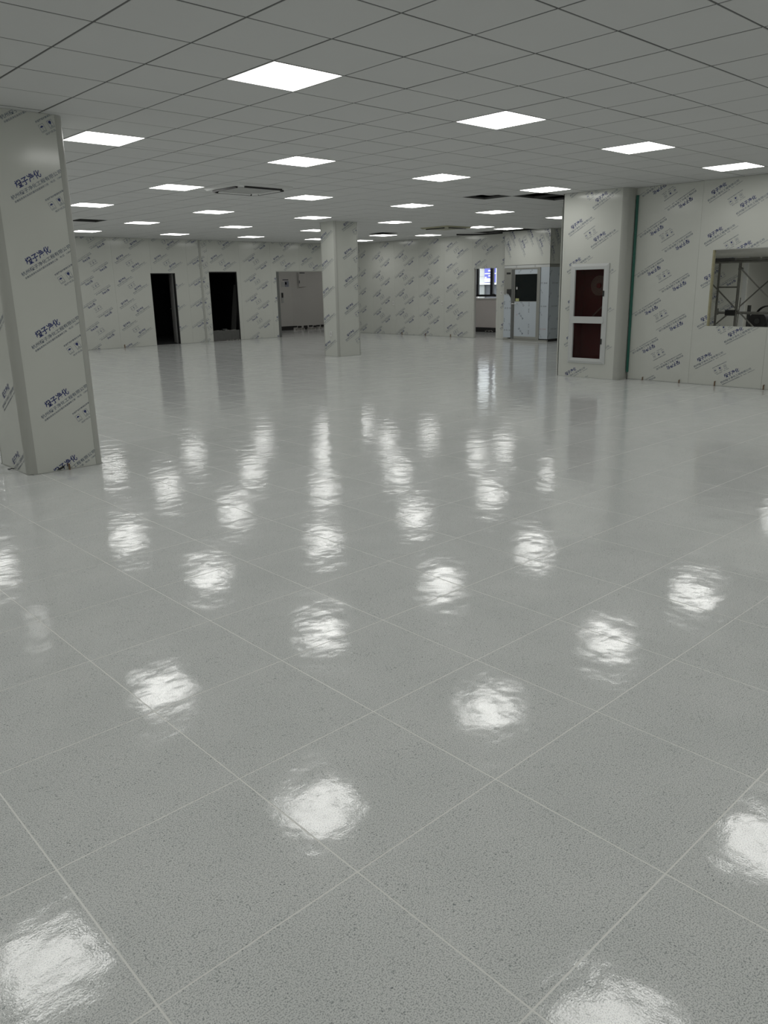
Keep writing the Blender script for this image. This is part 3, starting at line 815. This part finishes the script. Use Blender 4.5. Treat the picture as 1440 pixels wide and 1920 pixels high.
m = MB(); FW.slab(m, u(17.415), WIN[1] - .05, 1.245, WIN[3] - .06, -.08, -.074); m.build('pane', M['glass'], win)
m = MB(); FW.slab(m, WIN[0] + .022, u(18.125), 1.245, WIN[3] - .06, -.08, -.074); m.build('pane', M['glass'], win)
m = MB(); FW.slab(m, WIN[0] - .03, WIN[1] + .03, 1.10, 1.13, -.15, .03); m.build('window_sill', M['white_plastic'], win)
m = MB()
for k in range(7): FW.slab(m, WIN[0] + .03, WIN[0] + .075, 1.27 + k * .045, 1.292 + k * .045, -.055, -.045)
sp = m.build('vent_slats', M['black'], win)
lk = MB(); FW.slab(lk, u(17.42), u(17.31), 1.225, 1.262, -.02, .0); lk.build('window_latch', M['black'], win)

# outside: building across the yard with a blue sign
bl = thing('building', 'pale building with a blue sign seen through the far window', 'building', (30.3, 25.2, -.4))
box_obj('wall', (30.2, 17.0, -.4), (34, 33.0, 6.0), M['facade'], bl)
for z in (1.95, 2.35, 2.75): box_obj('cladding_joint', (30.19, 25.40, z), (30.2, 33, z + .012), M['facade_mid'], bl)
box_obj('ledge', (29.95, 17.0, 1.565), (30.2, 33.0, 1.65), M['facade_white'], bl)
box_obj('pier', (30.05, 25.42, -.4), (30.2, 25.75, 1.56), M['facade_mid'], bl)
box_obj('shutter', (30.12, 23.9, -.4), (30.2, 25.42, 1.56), M['facade_grey'], bl)
sg = box_obj('sign', (30.1, 24.70, 1.67), (30.19, 25.46, 2.34), M['sign_blue'], bl)
box_obj('sign_print', (30.085, 25.03, 1.69), (30.099, 25.44, 1.86), M['sign_white'], sg)
for y0, y1, z0, z1 in ((24.98, 25.43, 2.05, 2.10), (25.0, 25.2, 1.94, 2.0), (25.32, 25.42, 1.87, 1.93), (25.0, 25.22, 2.17, 2.24), (24.76, 24.9, 2.05, 2.10)):
    box_obj('sign_print', (30.085, y0, z0), (30.099, y1, z1), M['sign_white'], sg)
box_obj('pier', (30.0, 24.35, 1.65), (30.2, 24.66, 6.0), M['facade_white'], bl)
box_obj('fascia', (30.05, 24.7, 2.38), (30.2, 25.7, 3.4), M['facade_white'], bl)
structure(box_obj('ground', (21.2, -20, -.5), (60, 60, -.4), M['ground']))

# ------------------------------------------------------------------ stainless air shower and panel above it
XA, YA0, YA1 = 18.30, 13.17, 14.735
fa = Face((XA, YA1, 0), (0, -1, 0), (-1, 0, 0)); WA = YA1 - YA0
fs = Face((XA, YA0, 0), (1, 0, 0), (0, -1, 0))
air = thing('air_shower', 'stainless steel air shower booth with blue film and glazed door by the far wall', 'air shower', (XA + .8, (YA0 + YA1) / 2, 0))
box_obj('cabin', (XA + .02, YA0 + .02, .07), (19.985, YA1 - .003, HC - .004), M['dark_wall'], air)  # near-black block imitates the unlit inside of the booth
uy = lambda y: YA1 - y
def sus(face, rng, parent_, mi=0):
    pass
# upper white panels with film turned on its side
m = MB(); fa.slab(m, 0, WA, 2.085, HC - .003, -.02, 0); p = m.build('upper_panel', M['film'], air)
tl = []
for k, (uu, zz) in enumerate(((.22, 2.99), (.07, 2.68), (.57, 2.73), (.84, 2.99), (1.17, 2.73), (1.42, 2.99))):
    tl += stamp.moved(uu, zz, math.radians(-64))
for uu, zz in ((.11, 2.84), (.70, 2.86), (1.28, 2.88)): tl += icons.moved(uu, zz, math.radians(-64))
film_print(fa, tl, 0, WA, 2.09, HC - .005, .0006, p)
m = MB(); fs.slab(m, .002, 1.68, 2.085, HC - .003, -.02, 0); p = m.build('upper_panel', M['film'], air)
tl = []
for uu, zz in ((.22, 2.99), (.05, 2.55), (.60, 2.7)): tl += stamp.moved(uu, zz, math.radians(-64))
tl += icons.moved(.12, 2.75, math.radians(-64)) + icons.moved(.36, 2.85, math.radians(-64))
film_print(fs, tl, .002, 1.68, 2.09, HC - .005, .0006, p)
m = MB(); fa.slab(m, 0, WA, 2.073, 2.085, -.02, -.004); m.build('joint_strip', M['sill'], air)
m = MB(); fs.slab(m, .002, 1.68, 2.073, 2.085, -.02, -.004); m.build('joint_strip', M['sill'], air)
def sus_text(items):
    return [Print().text(txt, x, z, w, h, mi, rot=rot).t for (txt, x, z, w, h, mi, rot) in items]
INK2 = [M['ink_black'], M['ink_grey'], M['ink_red']]
m = MB(); fa.slab(m, 0, WA, 2.005, 2.073, -.02, .002); p = m.build('header_band', M['white_alu'], air)
film_print(fa, sus_text([('SUS 304', uy(14.33), 2.07, .12, .05, 0, -math.pi / 2), ('SUS 304', uy(13.68), 2.07, .12, .05, 0, -math.pi / 2)]), 0, WA, 2.006, 2.072, .0026, p, mats=INK2)
m = MB(); fs.slab(m, .002, 1.68, 2.005, 2.073, -.02, .002); p = m.build('header_band', M['steel'], air)
# left bare steel panel with film torn off its upper part
m = MB(); fa.slab(m, 0, uy(14.455), .07, 2.0, -.02, 0); lp = m.build('side_panel', M['steel'], air)
film = MB(); fz = [(0, .075), (.275, .075), (.275, .98), (.255, 1.18), (.21, 1.24), (.185, 1.36), (.16, 1.33), (.13, 1.25), (.09, 1.33), (.055, 1.27), (.0, 1.30)]
film.add([fa.p(a_, b_, .0008) for a_, b_ in fz], [tuple(range(len(fz)))])
fo_ = film.build('torn_film', M['steel_film'], lp)
film_print(fa, sus_text([('SUS 304', .03, .88, .30, .045, 0, 0), ('SUS 304', .02, .26, .30, .045, 0, 0), ('SUS', .2, 1.10, .12, .035, 1, -1.0), ('SUS', .19, .47, .12, .035, 1, -1.0), ('304', .01, 1.1, .1, .035, 0, -1.57), ('304', .01, .62, .1, .035, 0, -1.57)]), 0, .274, .08, 1.2, .0014, lp, mats=INK2, name='film_print')
m = MB(); fa.slab(m, uy(14.645), uy(14.51), 1.84, 1.89, 0, .012); m.build('display', M['black'], air)
m = MB(); fa.slab(m, uy(14.61), uy(14.46), 1.31, 1.43, 0.001, .03); m.build('control_box', M['black'], air)
m = MB(); m.add([fa.p(.145, 1.31, .002), fa.p(.272, 1.31, .002), fa.p(.274, 1.05, .002), fa.p(.265, 1.05, .002), fa.p(.245, 1.19, .002), fa.p(.2, 1.25, .002)], [(0,1,2,3,4,5)])
m.build('torn_edge', M['black'], air)
# door frame members
m = MB(); fa.slab(m, uy(14.455), uy(14.36), .04, 1.97, -.02, .025); m.build('door_post', M['grey_alu'], air)
m = MB(); fa.slab(m, uy(13.555), uy(13.46), .04, 1.97, -.02, .025); m.build('door_post', M['steel'], air)
m = MB(); fa.slab(m, uy(14.455), uy(13.46), 1.968, 2.004, -.02, .025); m.build('door_head', M['steel'], air)
m = MB(); fa.slab(m, 0, WA, 0.0, .045, -.02, .02); m.build('plinth', M['steel'], air)
door = bpy.data.objects.new('door', None); COL.objects.link(door); door.parent = air
base_air = root_loc(air); door.location = Vector((XA, 13.96, .05)) - base_air
m = MB(); fa.slab(m, uy(14.36), uy(13.555), .05, 1.966, -.015, .012, [(uy(14.335), uy(13.57), 1.095, 1.83)]); m.build('door_leaf', M['steel'], door)
m = MB(); fa.slab(m, uy(14.335), uy(13.57), 1.095, 1.83, -.006, 0); m.build('pane', M['teal_glass'], door)
m = MB(); fa.slab(m, uy(14.340), uy(13.568), 1.835, 1.962, .012, .0135); p = m.build('film', M['steel_film'], door)
m = MB(); fa.slab(m, uy(14.340), uy(13.575), .12, 1.085, .012, .0135); p2 = m.build('film', M['steel_film'], door)
prt = sus_text([('SUS', uy(14.20), 1.86, .11, .04, 0, .7), ('SUS', uy(13.80), 1.86, .11, .04, 0, .7)])
film_print(fa, prt, uy(14.34), uy(13.568), 1.836, 1.96, .0142, door, mats=INK2)
prt = sus_text([('SUS', uy(13.845), 1.07, .11, .04, 0, -math.pi / 2), ('304', uy(13.845), .90, .11, .04, 0, -math.pi / 2), ('SUS', uy(13.838), .48, .11, .04, 0, -math.pi / 2), ('304', uy(13.838), .30, .11, .04, 0, -math.pi / 2),
                ('SUS', uy(14.13), 1.07, .17, .05, 0, -.85), ('304', uy(14.2), .76, .24, .06, 1, -.85), ('304', uy(14.2), .34, .24, .06, 1, -.85), ('O', uy(14.27), .70, .05, .05, 2, 0)])
film_print(fa, prt, uy(14.34), uy(13.575), .125, 1.08, .0142, door, mats=INK2)
m = MB(); fa.slab(m, uy(14.31), uy(14.19), 1.10, 1.175, .001, .004); m.build('sticker', M['yellow_paper'], door)
m = MB(); fa.slab(m, uy(14.295), uy(14.25), 1.42, 1.49, .001, .006); m.build('sticker', M['paper'], door)
m = MB(); m.tube(fa.p(uy(14.34), 1.03, .012), fa.p(uy(14.34), 1.03, .07), .012); m.tube(fa.p(uy(14.40), 1.03, .065), fa.p(uy(14.18), 1.03, .065), .011); m.build('handle', M['chrome'], door, smooth=True)
# right panels
m = MB(); fa.slab(m, uy(13.46), WA, .07, 2.004, -.02, 0); p = m.build('side_panel', M['steel_film'], air)
prt = sus_text([('SUS 304', uy(13.50), zz, .26, .042, (2 if k == 2 else 0), 0) for k, zz in enumerate((1.56, .94, .32))] + [('SUS', uy(13.46), zz, .12, .035, 1, -1.0) for zz in (1.4, .8, .2)])
film_print(fa, prt, uy(13.46) + .002, WA, .08, 2.0, .0008, p, mats=INK2)
m = MB(); fs.slab(m, .002, 1.68, .07, 2.004, -.02, 0); p = m.build('side_panel', M['steel_film'], air)
prt = sus_text([('SUS 304', x_, zz, .26, .042, 0, 0) for x_ in (.14, .75) for zz in (1.56, .94, .32)] + [('SUS', x_, zz, .17, .05, 1, .95) for x_ in (.03, .45, .85) for zz in (1.77, 1.18, .57, .1)])
film_print(fs, prt, .002, 1.6, .08, 2.0, .0008, p, mats=INK2)
m = MB(); fs.slab(m, .0, 1.68, .0, .05, -.05, -.03); m.build('plinth', M['black'], air)

# ------------------------------------------------------------------ small wall fittings
def outlet(label, face, u_, z_, w=.075, h=.115, name='wall_outlet', cat='outlet', group=None):
    t_ = thing(name, label, cat, face.p(u_, z_, 0), group)
    m = MB(); face.slab(m, u_ - w / 2, u_ + w / 2, z_ - h / 2, z_ + h / 2, .0005, .011); m.build('plate', M['white_plastic'], t_, bevel=.003)
    m = MB(); face.slab(m, u_ - w * .28, u_ + w * .28, z_ - h * .3, z_ + h * .3, .011, .0135); m.build('socket', M['paper'], t_)
outlet('white wall outlet low on the left face of the middle column', fMx, 14.85 - 14.56, .52)
outlet('white wall outlet on the far right wall, the left one of two', FB, YL - 19.60, 1.02)
outlet('white wall outlet on the far right wall, the one nearer the doorway', FB, YL - 17.365, 1.03)
outlet('white square switch beside the far doorway, left of the pair', FB, YL - 14.985, 1.33, .10, .11, 'light_switch', 'switch')
outlet('white square switch beside the far doorway, right one against the air shower', FB, YL - 14.868, 1.33, .10, .11, 'light_switch', 'switch')
for k, (y, lab) in enumerate(((6.62, 'small rusty anchor stub at the foot of the right wall nearest the column'), (5.98, 'small rusty anchor stub at the wall foot, left of below the opening'),
                              (5.40, 'rusty anchor stub at the right wall foot just below the opening corner'), (4.66, 'rusty anchor stub at the wall foot nearest the right picture edge'))):
    t_ = MB().tube((XR - .012, y, .0), (XR - .012, y, .05 + .02 * (k > 1)), .009, 7); t_.tube((XR - .012, y, .045 + .02 * (k > 1)), (XR - .03, y - .02, .055 + .02 * (k > 1)), .006, 6)
    tag(t_.build('anchor_stub', M['rust']), lab, 'anchor', 'anchor stubs along the wall foot')
t_ = MB().tube((2.608, 7.118, .0), (2.606, 7.118, .055), .008, 7); t_.tube((2.606, 7.118, .05), (2.59, 7.10, .06), .006, 6)
tag(t_.build('anchor_stub', M['rust']), 'rusty anchor stub at the front foot of the near left column', 'anchor', 'anchor stubs along the wall foot')
tag(MB().path([(2.21, 7.56, .004), (2.225, 7.545, .004), (2.232, 7.53, .01), (2.26, 7.52, .004)], .004, 5).build('wire_scrap', M['rubber']), 'short black wire scrap on the floor left of the near column', 'wire')
tag(MB().add([(2.50, 7.118, .02), (2.56, 7.118, .045), (2.565, 7.118, .03), (2.52, 7.118, .012), (2.50, 7.124, .02), (2.56, 7.124, .045), (2.565, 7.124, .03), (2.52, 7.124, .012)], [(3,2,1,0),(4,5,6,7),(0,1,5,4),(1,2,6,5),(2,3,7,6),(3,0,4,7)]).build('film_scrap', M['rubber']), 'torn black film scrap at the front foot of the near column', 'scrap')
for k, (x, lab) in enumerate(((9.98, 'small dark anchor stub at the far left wall foot, left of the first dark doorway'),)):
    tag(MB().tube((x, YL - .012, 0), (x, YL - .012, .09), .014, 7).build('anchor_stub', M['rust']), lab, 'anchor', 'anchor stubs along the wall foot')
for k, (y, lab) in enumerate(((19.2, 'small dark anchor stub at the far right wall foot, farthest from the doorway'), (18.1, 'small dark anchor stub at the far right wall foot, middle one'), (17.0, 'small dark anchor stub at the far right wall foot, nearest the doorway'))):
    tag(MB().tube((XB - .012, y, 0), (XB - .012, y, .08), .013, 7).build('anchor_stub', M['rust']), lab, 'anchor', 'anchor stubs along the wall foot')

# ------------------------------------------------------------------ ceiling cassettes
def cassette(label, cx, cy, z, body, s=.475, slots=((0, -1), (-1, 0), (0, 1), (1, 0))):
    t_ = thing('ceiling_cassette', label, 'air conditioner', (cx, cy, z))
    m = MB(); c_ = .07; hh = .034
    oct_ = lambda r_, k_: [(cx - r_ + k_, cy - r_), (cx + r_ - k_, cy - r_), (cx + r_, cy - r_ + k_), (cx + r_, cy + r_ - k_), (cx + r_ - k_, cy + r_), (cx - r_ + k_, cy + r_), (cx - r_, cy + r_ - k_), (cx - r_, cy - r_ + k_)]
    a_ = oct_(s, .01); b_ = oct_(s - .03, .03)
    m.add([(*q_, z) for q_ in a_] + [(*q_, z - hh) for q_ in b_], [(i, (i + 1) % 8, 8 + (i + 1) % 8, 8 + i) for i in range(8)] + [tuple(range(15, 7, -1)), tuple(range(8))])
    m.build('panel', body, t_)
    for dx_, dy_ in slots:
        m = MB(); r0, r1, w = s - .115, s - .062, s * .66
        if dx_ == 0: m.box((cx - w, cy + dy_ * (r0 + .02), z - hh - .024), (cx + w, cy + dy_ * r1, z - hh - .0005))
        else: m.box((cx + dx_ * (r0 + .02), cy - w, z - hh - .024), (cx + dx_ * r1, cy + w, z - hh - .0005))
        sl = m.build('slot_shade_box', M['black'], t_)  # black box below the panel imitates the shade inside the slot
        m = MB(); q0_, q1_ = r0 - .012, r0 + .018
        if dx_ == 0: m.add([(cx - w * .9, cy + dy_ * q0_, z - hh - .004), (cx + w * .9, cy + dy_ * q0_, z - hh - .004), (cx + w * .9, cy + dy_ * q1_, z - hh - .022), (cx - w * .9, cy + dy_ * q1_, z - hh - .022)], [(0, 1, 2, 3)])
        else: m.add([(cx + dx_ * q0_, cy - w * .9, z - hh - .004), (cx + dx_ * q0_, cy + w * .9, z - hh - .004), (cx + dx_ * q1_, cy + w * .9, z - hh - .022), (cx + dx_ * q1_, cy - w * .9, z - hh - .022)], [(0, 1, 2, 3)])
        fl_ = m.build('flap', body, sl)
    m = MB(); g = oct_(s - .165, .09); m.add([(*q_, z - hh - .0005) for q_ in g] + [(*q_, z - hh - .006) for q_ in g], [(i, (i + 1) % 8, 8 + (i + 1) % 8, 8 + i) for i in range(8)] + [tuple(range(15, 7, -1))])
    gr = m.build('grille', M['grille'] if body is not M['olive'] else body, t_)
    m = MB()
    for k in range(9):
        yy = cy + (k - 4) * .058; m.box((cx - .26, yy - .004, z - hh - .0075), (cx + .26, yy + .004, z - hh - .006))
    m.build('grille_bars', M['joint'], gr)
cassette('white four-way ceiling air conditioner panel with grey centre grille', 6.885, 10.365, HC, M['cassette'])
cassette('olive tinted ceiling air conditioner panel near the far right wall', 15.50, 14.42, HC, M['olive'], slots=((0, -1), (-1, 0)))

# ------------------------------------------------------------------ open ceiling cells: loose tiles and cables
def loose_tile(label, i, j, off, rot):
    o = bpy.data.objects.new('loose_tile', cm); COL.objects.link(o)
    o.location = (GX + (i + .5) * T + off[0], GY + (j + .5) * T + off[1], HC + off[2]); o.rotation_euler = rot
    tag(o, label, 'ceiling tile', 'ceiling tiles out of place')
loose_tile('ceiling tile slid aside over the open hole near the right column', 14, 7, (.30, -.10, .052), (.0, .02, 0))
#loose_tile('ceiling tile slid aside above the light hidden behind the near left column', 8, 20, (.1, .36, .052), (.01, 0, 0))
#loose_tile('ceiling tile pushed aside at the open cable hole beside the right column', 15, 6, (-.2, .12, .055), (0, -.02, .05))
random.seed(5)
for k in range(6):
    y = GY + 6 * T + .08 + k * .075; pts = []
    for n_ in range(9):
        x = GX + 15 * T - .05 + n_ * .16
        pts.append((x, y + .03 * math.sin(n_ * 1.3 + k), HC + .055 + .03 * math.cos(n_ * .9 + k * 2) + .012 * k))
    tag(MB().path(pts, .009 if k % 2 else .013, 6).build('cable', M['rubber'] if k not in (1, 4) else M['grille']), ('black cable' if k not in (1, 4) else 'grey cable') + ' lying in the open ceiling hole beside the right column', 'cable', ('black' if k not in (1, 4) else 'grey') + ' cables in the open ceiling hole')
tag(MB().path([(17.60 + .1 * n_, 15.95 - .2 * n_, HC - .03 - .02 * math.sin(n_ * .52)) for n_ in range(7)], .022, 7).build('cable', M['rubber']), 'thick black cable sagging from the open ceiling edge above the far doorway', 'cable')

# ------------------------------------------------------------------ room seen through the opening: print wall, scaffold, machine
structure(box_obj('wall_other_end', (22.9, YW0, 0), (23.1, 9.44, 3.7), M['film']))
FO = Face((19.5, 9.44, 0), (0, -1, 0), (-1, 0, 0))
m = MB(); FO.slab(m, 0, 9.44 - 8.30, 0, 2.105, -.05, 0); wo = structure(m.build('wall_other', M['film']))
tl = []
for k in range(-3, 5):
    tl += pattern(9.44 - 9.55, 1.815 + .02, True) if k == 0 else []
film_print(FO, tl, 0, 9.44 - 8.40, .01, 2.1, .0006, wo)
m = MB(); FO.slab(m, 9.44 - 8.40, 9.44 - 8.30, 0, 2.105, 0, .006); m.build('corner_trim', M['white_alu'], wo)
structure(MB().box((19.55, 8.30, 0), (22.9, 8.36, 3.7)).build('wall_other_return', M['trim']))  # darker grey than the film walls, standing in for this side's shade
structure(MB().box((16.4, YW0, 2.105), (22.9, 9.44, 2.3)).build('ceiling_lowered', M['trim']))
structure(MB().box((XR + .1, YW0, 3.0), (16.4, 8.0, 3.1)).build('ceiling_other', M['tile']))
structure(MB().box((13.7, 8.0, 3.0), (16.4, 9.44, 3.1)).build('ceiling_other_edge', M['tile']))
structure(MB().box((16.4, YW0, 2.3), (16.5, 9.44, 3.7)).build('wall_bulkhead', M['trim']))
cl = copy_tree(proto); cl.location = (15.64, 5.54, 2.968); cl['label'] = 'square lit panel light in the room behind the right wall opening, out of view'
for x_, y_, z_, w_ in ((13.9, 5.2, 2.968, 'fourth'), (17.4, 4.4, 2.09, 'fifth'), (13.9, 3.6, 2.968, 'first'), (15.64, 2.4, 2.968, 'second'), (14.3, 7.1, 2.968, 'third')):  # unseen panels added to brighten the scaffold and walls beyond the opening
    cl = copy_tree(proto); cl.location = (x_, y_, z_); cl['label'] = 'added fill light panel in the room beyond the opening, ' + w_ + ' one, out of view'
for x_, y_, w_ in ((18.6, 6.85, 'first'), (18.0, 2.6, 'second'), (17.3, 5.9, 'third'), (18.7, 5.5, 'fourth')):  # further unseen panels, added to light up the printed wall
    cl = copy_tree(proto); cl.location = (x_, y_, 2.09); cl['label'] = 'added fill light panel under the lowered ceiling beyond the opening, ' + w_ + ' one, out of view'

sc = thing('scaffold', 'grey steel frame scaffold with cross braces seen through the right wall opening', 'scaffold', (13.4, 5.3, 0))
Xs = 12.80
for X_, nm in ((Xs, 'frame_post'), (15.0, 'frame_post')):
    for y, r_ in ((5.905, .017), (5.575, .022), (4.62, .022)):
        MB().tube((X_, y, 0), (X_, y, 1.86), r_, 10).build('frame_post', M['scaf'], sc, smooth=True)
    MB().tube((X_, 6.02, 1.85), (X_, 4.5, 1.85), .02, 10).build('top_tube', M['scaf'], sc, smooth=True)
    MB().tube((X_, 5.905, 1.065), (X_, 4.62, 1.065), .021, 10).build('ledger_tube', M['scaf'], sc, smooth=True)
    for zz in ((1.463, .66, .26) if X_ == Xs else (1.463,)): MB().tube((X_, 5.905, zz), (X_, 5.575, zz), .014, 8).build('ladder_rung', M['scaf'], sc, smooth=True)
box_obj('deck_plank', (Xs - .03, 5.66, 1.872), (15.05, 6.02, 1.91), M['sill'], sc, bevel=.004)
box_obj('deck_plank', (Xs - .03, 5.27, 1.872), (15.05, 5.63, 1.905), M['scaf'], sc, bevel=.004)
box_obj('deck_plank', (Xs - .03, 4.55, 1.872), (15.05, 5.24, 1.905), M['scaf'], sc, bevel=.004)
for p_, q_ in (((12.731, 5.545, 1.755), (15.0, 5.545, .85)), ((12.79, 5.525, 1.16), (14.6, 5.525, 1.84)), ((Xs - .045, 6.1, 1.62), (Xs - .045, 4.9, .525)), ((Xs - .03, 5.68, 1.05), (Xs - .03, 6.05, .735))):
    MB().tube(p_, q_, .012, 8).build('cross_brace', M['scaf'], sc, smooth=True)
MB().tube((12.72, 5.545, 1.738), (12.80, 5.545, 1.738), .026, 10).build('brace_pin', M['scaf'], sc)
MB().tube((Xs, 5.89, 1.03), (Xs, 5.89, 1.13), .028, 10).build('clamp', M['scaf'], sc)
MB().box((Xs - .045, 5.58, 1.02), (Xs + .03, 5.74, 1.11)).build('clamp', M['black'], sc, bevel=.01)

mc = thing('floor_machine', 'dark machine with a round drum standing behind the scaffold at the opening', 'machine', (16.0, 6.5, 0))
MB().box((15.75, 6.12, .12), (16.25, 6.62, .78)).build('body', M['machine'], mc, bevel=.03)
MB().tube((15.72, 6.42, .80), (16.1, 6.42, .80), .17, 20).build('drum', M['rubber'], mc, smooth=True)
MB().tube((15.70, 6.42, .80), (15.72, 6.42, .80), .05, 14).build('hub', M['machine'], mc, smooth=True)
MB().tube((15.9, 6.67, .12), (15.9, 6.67, 1.09), .035, 12).build('upright', M['machine'], mc, smooth=True)
for sx in (15.8, 16.2):
    for sy in (6.17, 6.57): MB().tube((sx - .02, sy, .06), (sx + .02, sy, .06), .06, 14).build('wheel', M['rubber'], mc, smooth=True)
hs = MB()
for k in range(4): hs.torus((15.95, 6.30 + .015 * k, .83 + .02 * k), (1, .12 * k, .06 * k), .25 - .02 * k, .011, 30, 6)
tag(hs.build('hose_coil', M['rubber'], smooth=True), 'coiled black hose hung over the dark machine behind the scaffold', 'hose')
tag(MB().path([(15.6, 6.73, 1.24), (15.6, 6.74, 1.0), (15.6, 6.76, .6), (15.6, 6.76, .0)], .006, 6).build('hanging_wire', M['rubber']), 'thin black wire hanging behind the scaffold post at the opening', 'wire')
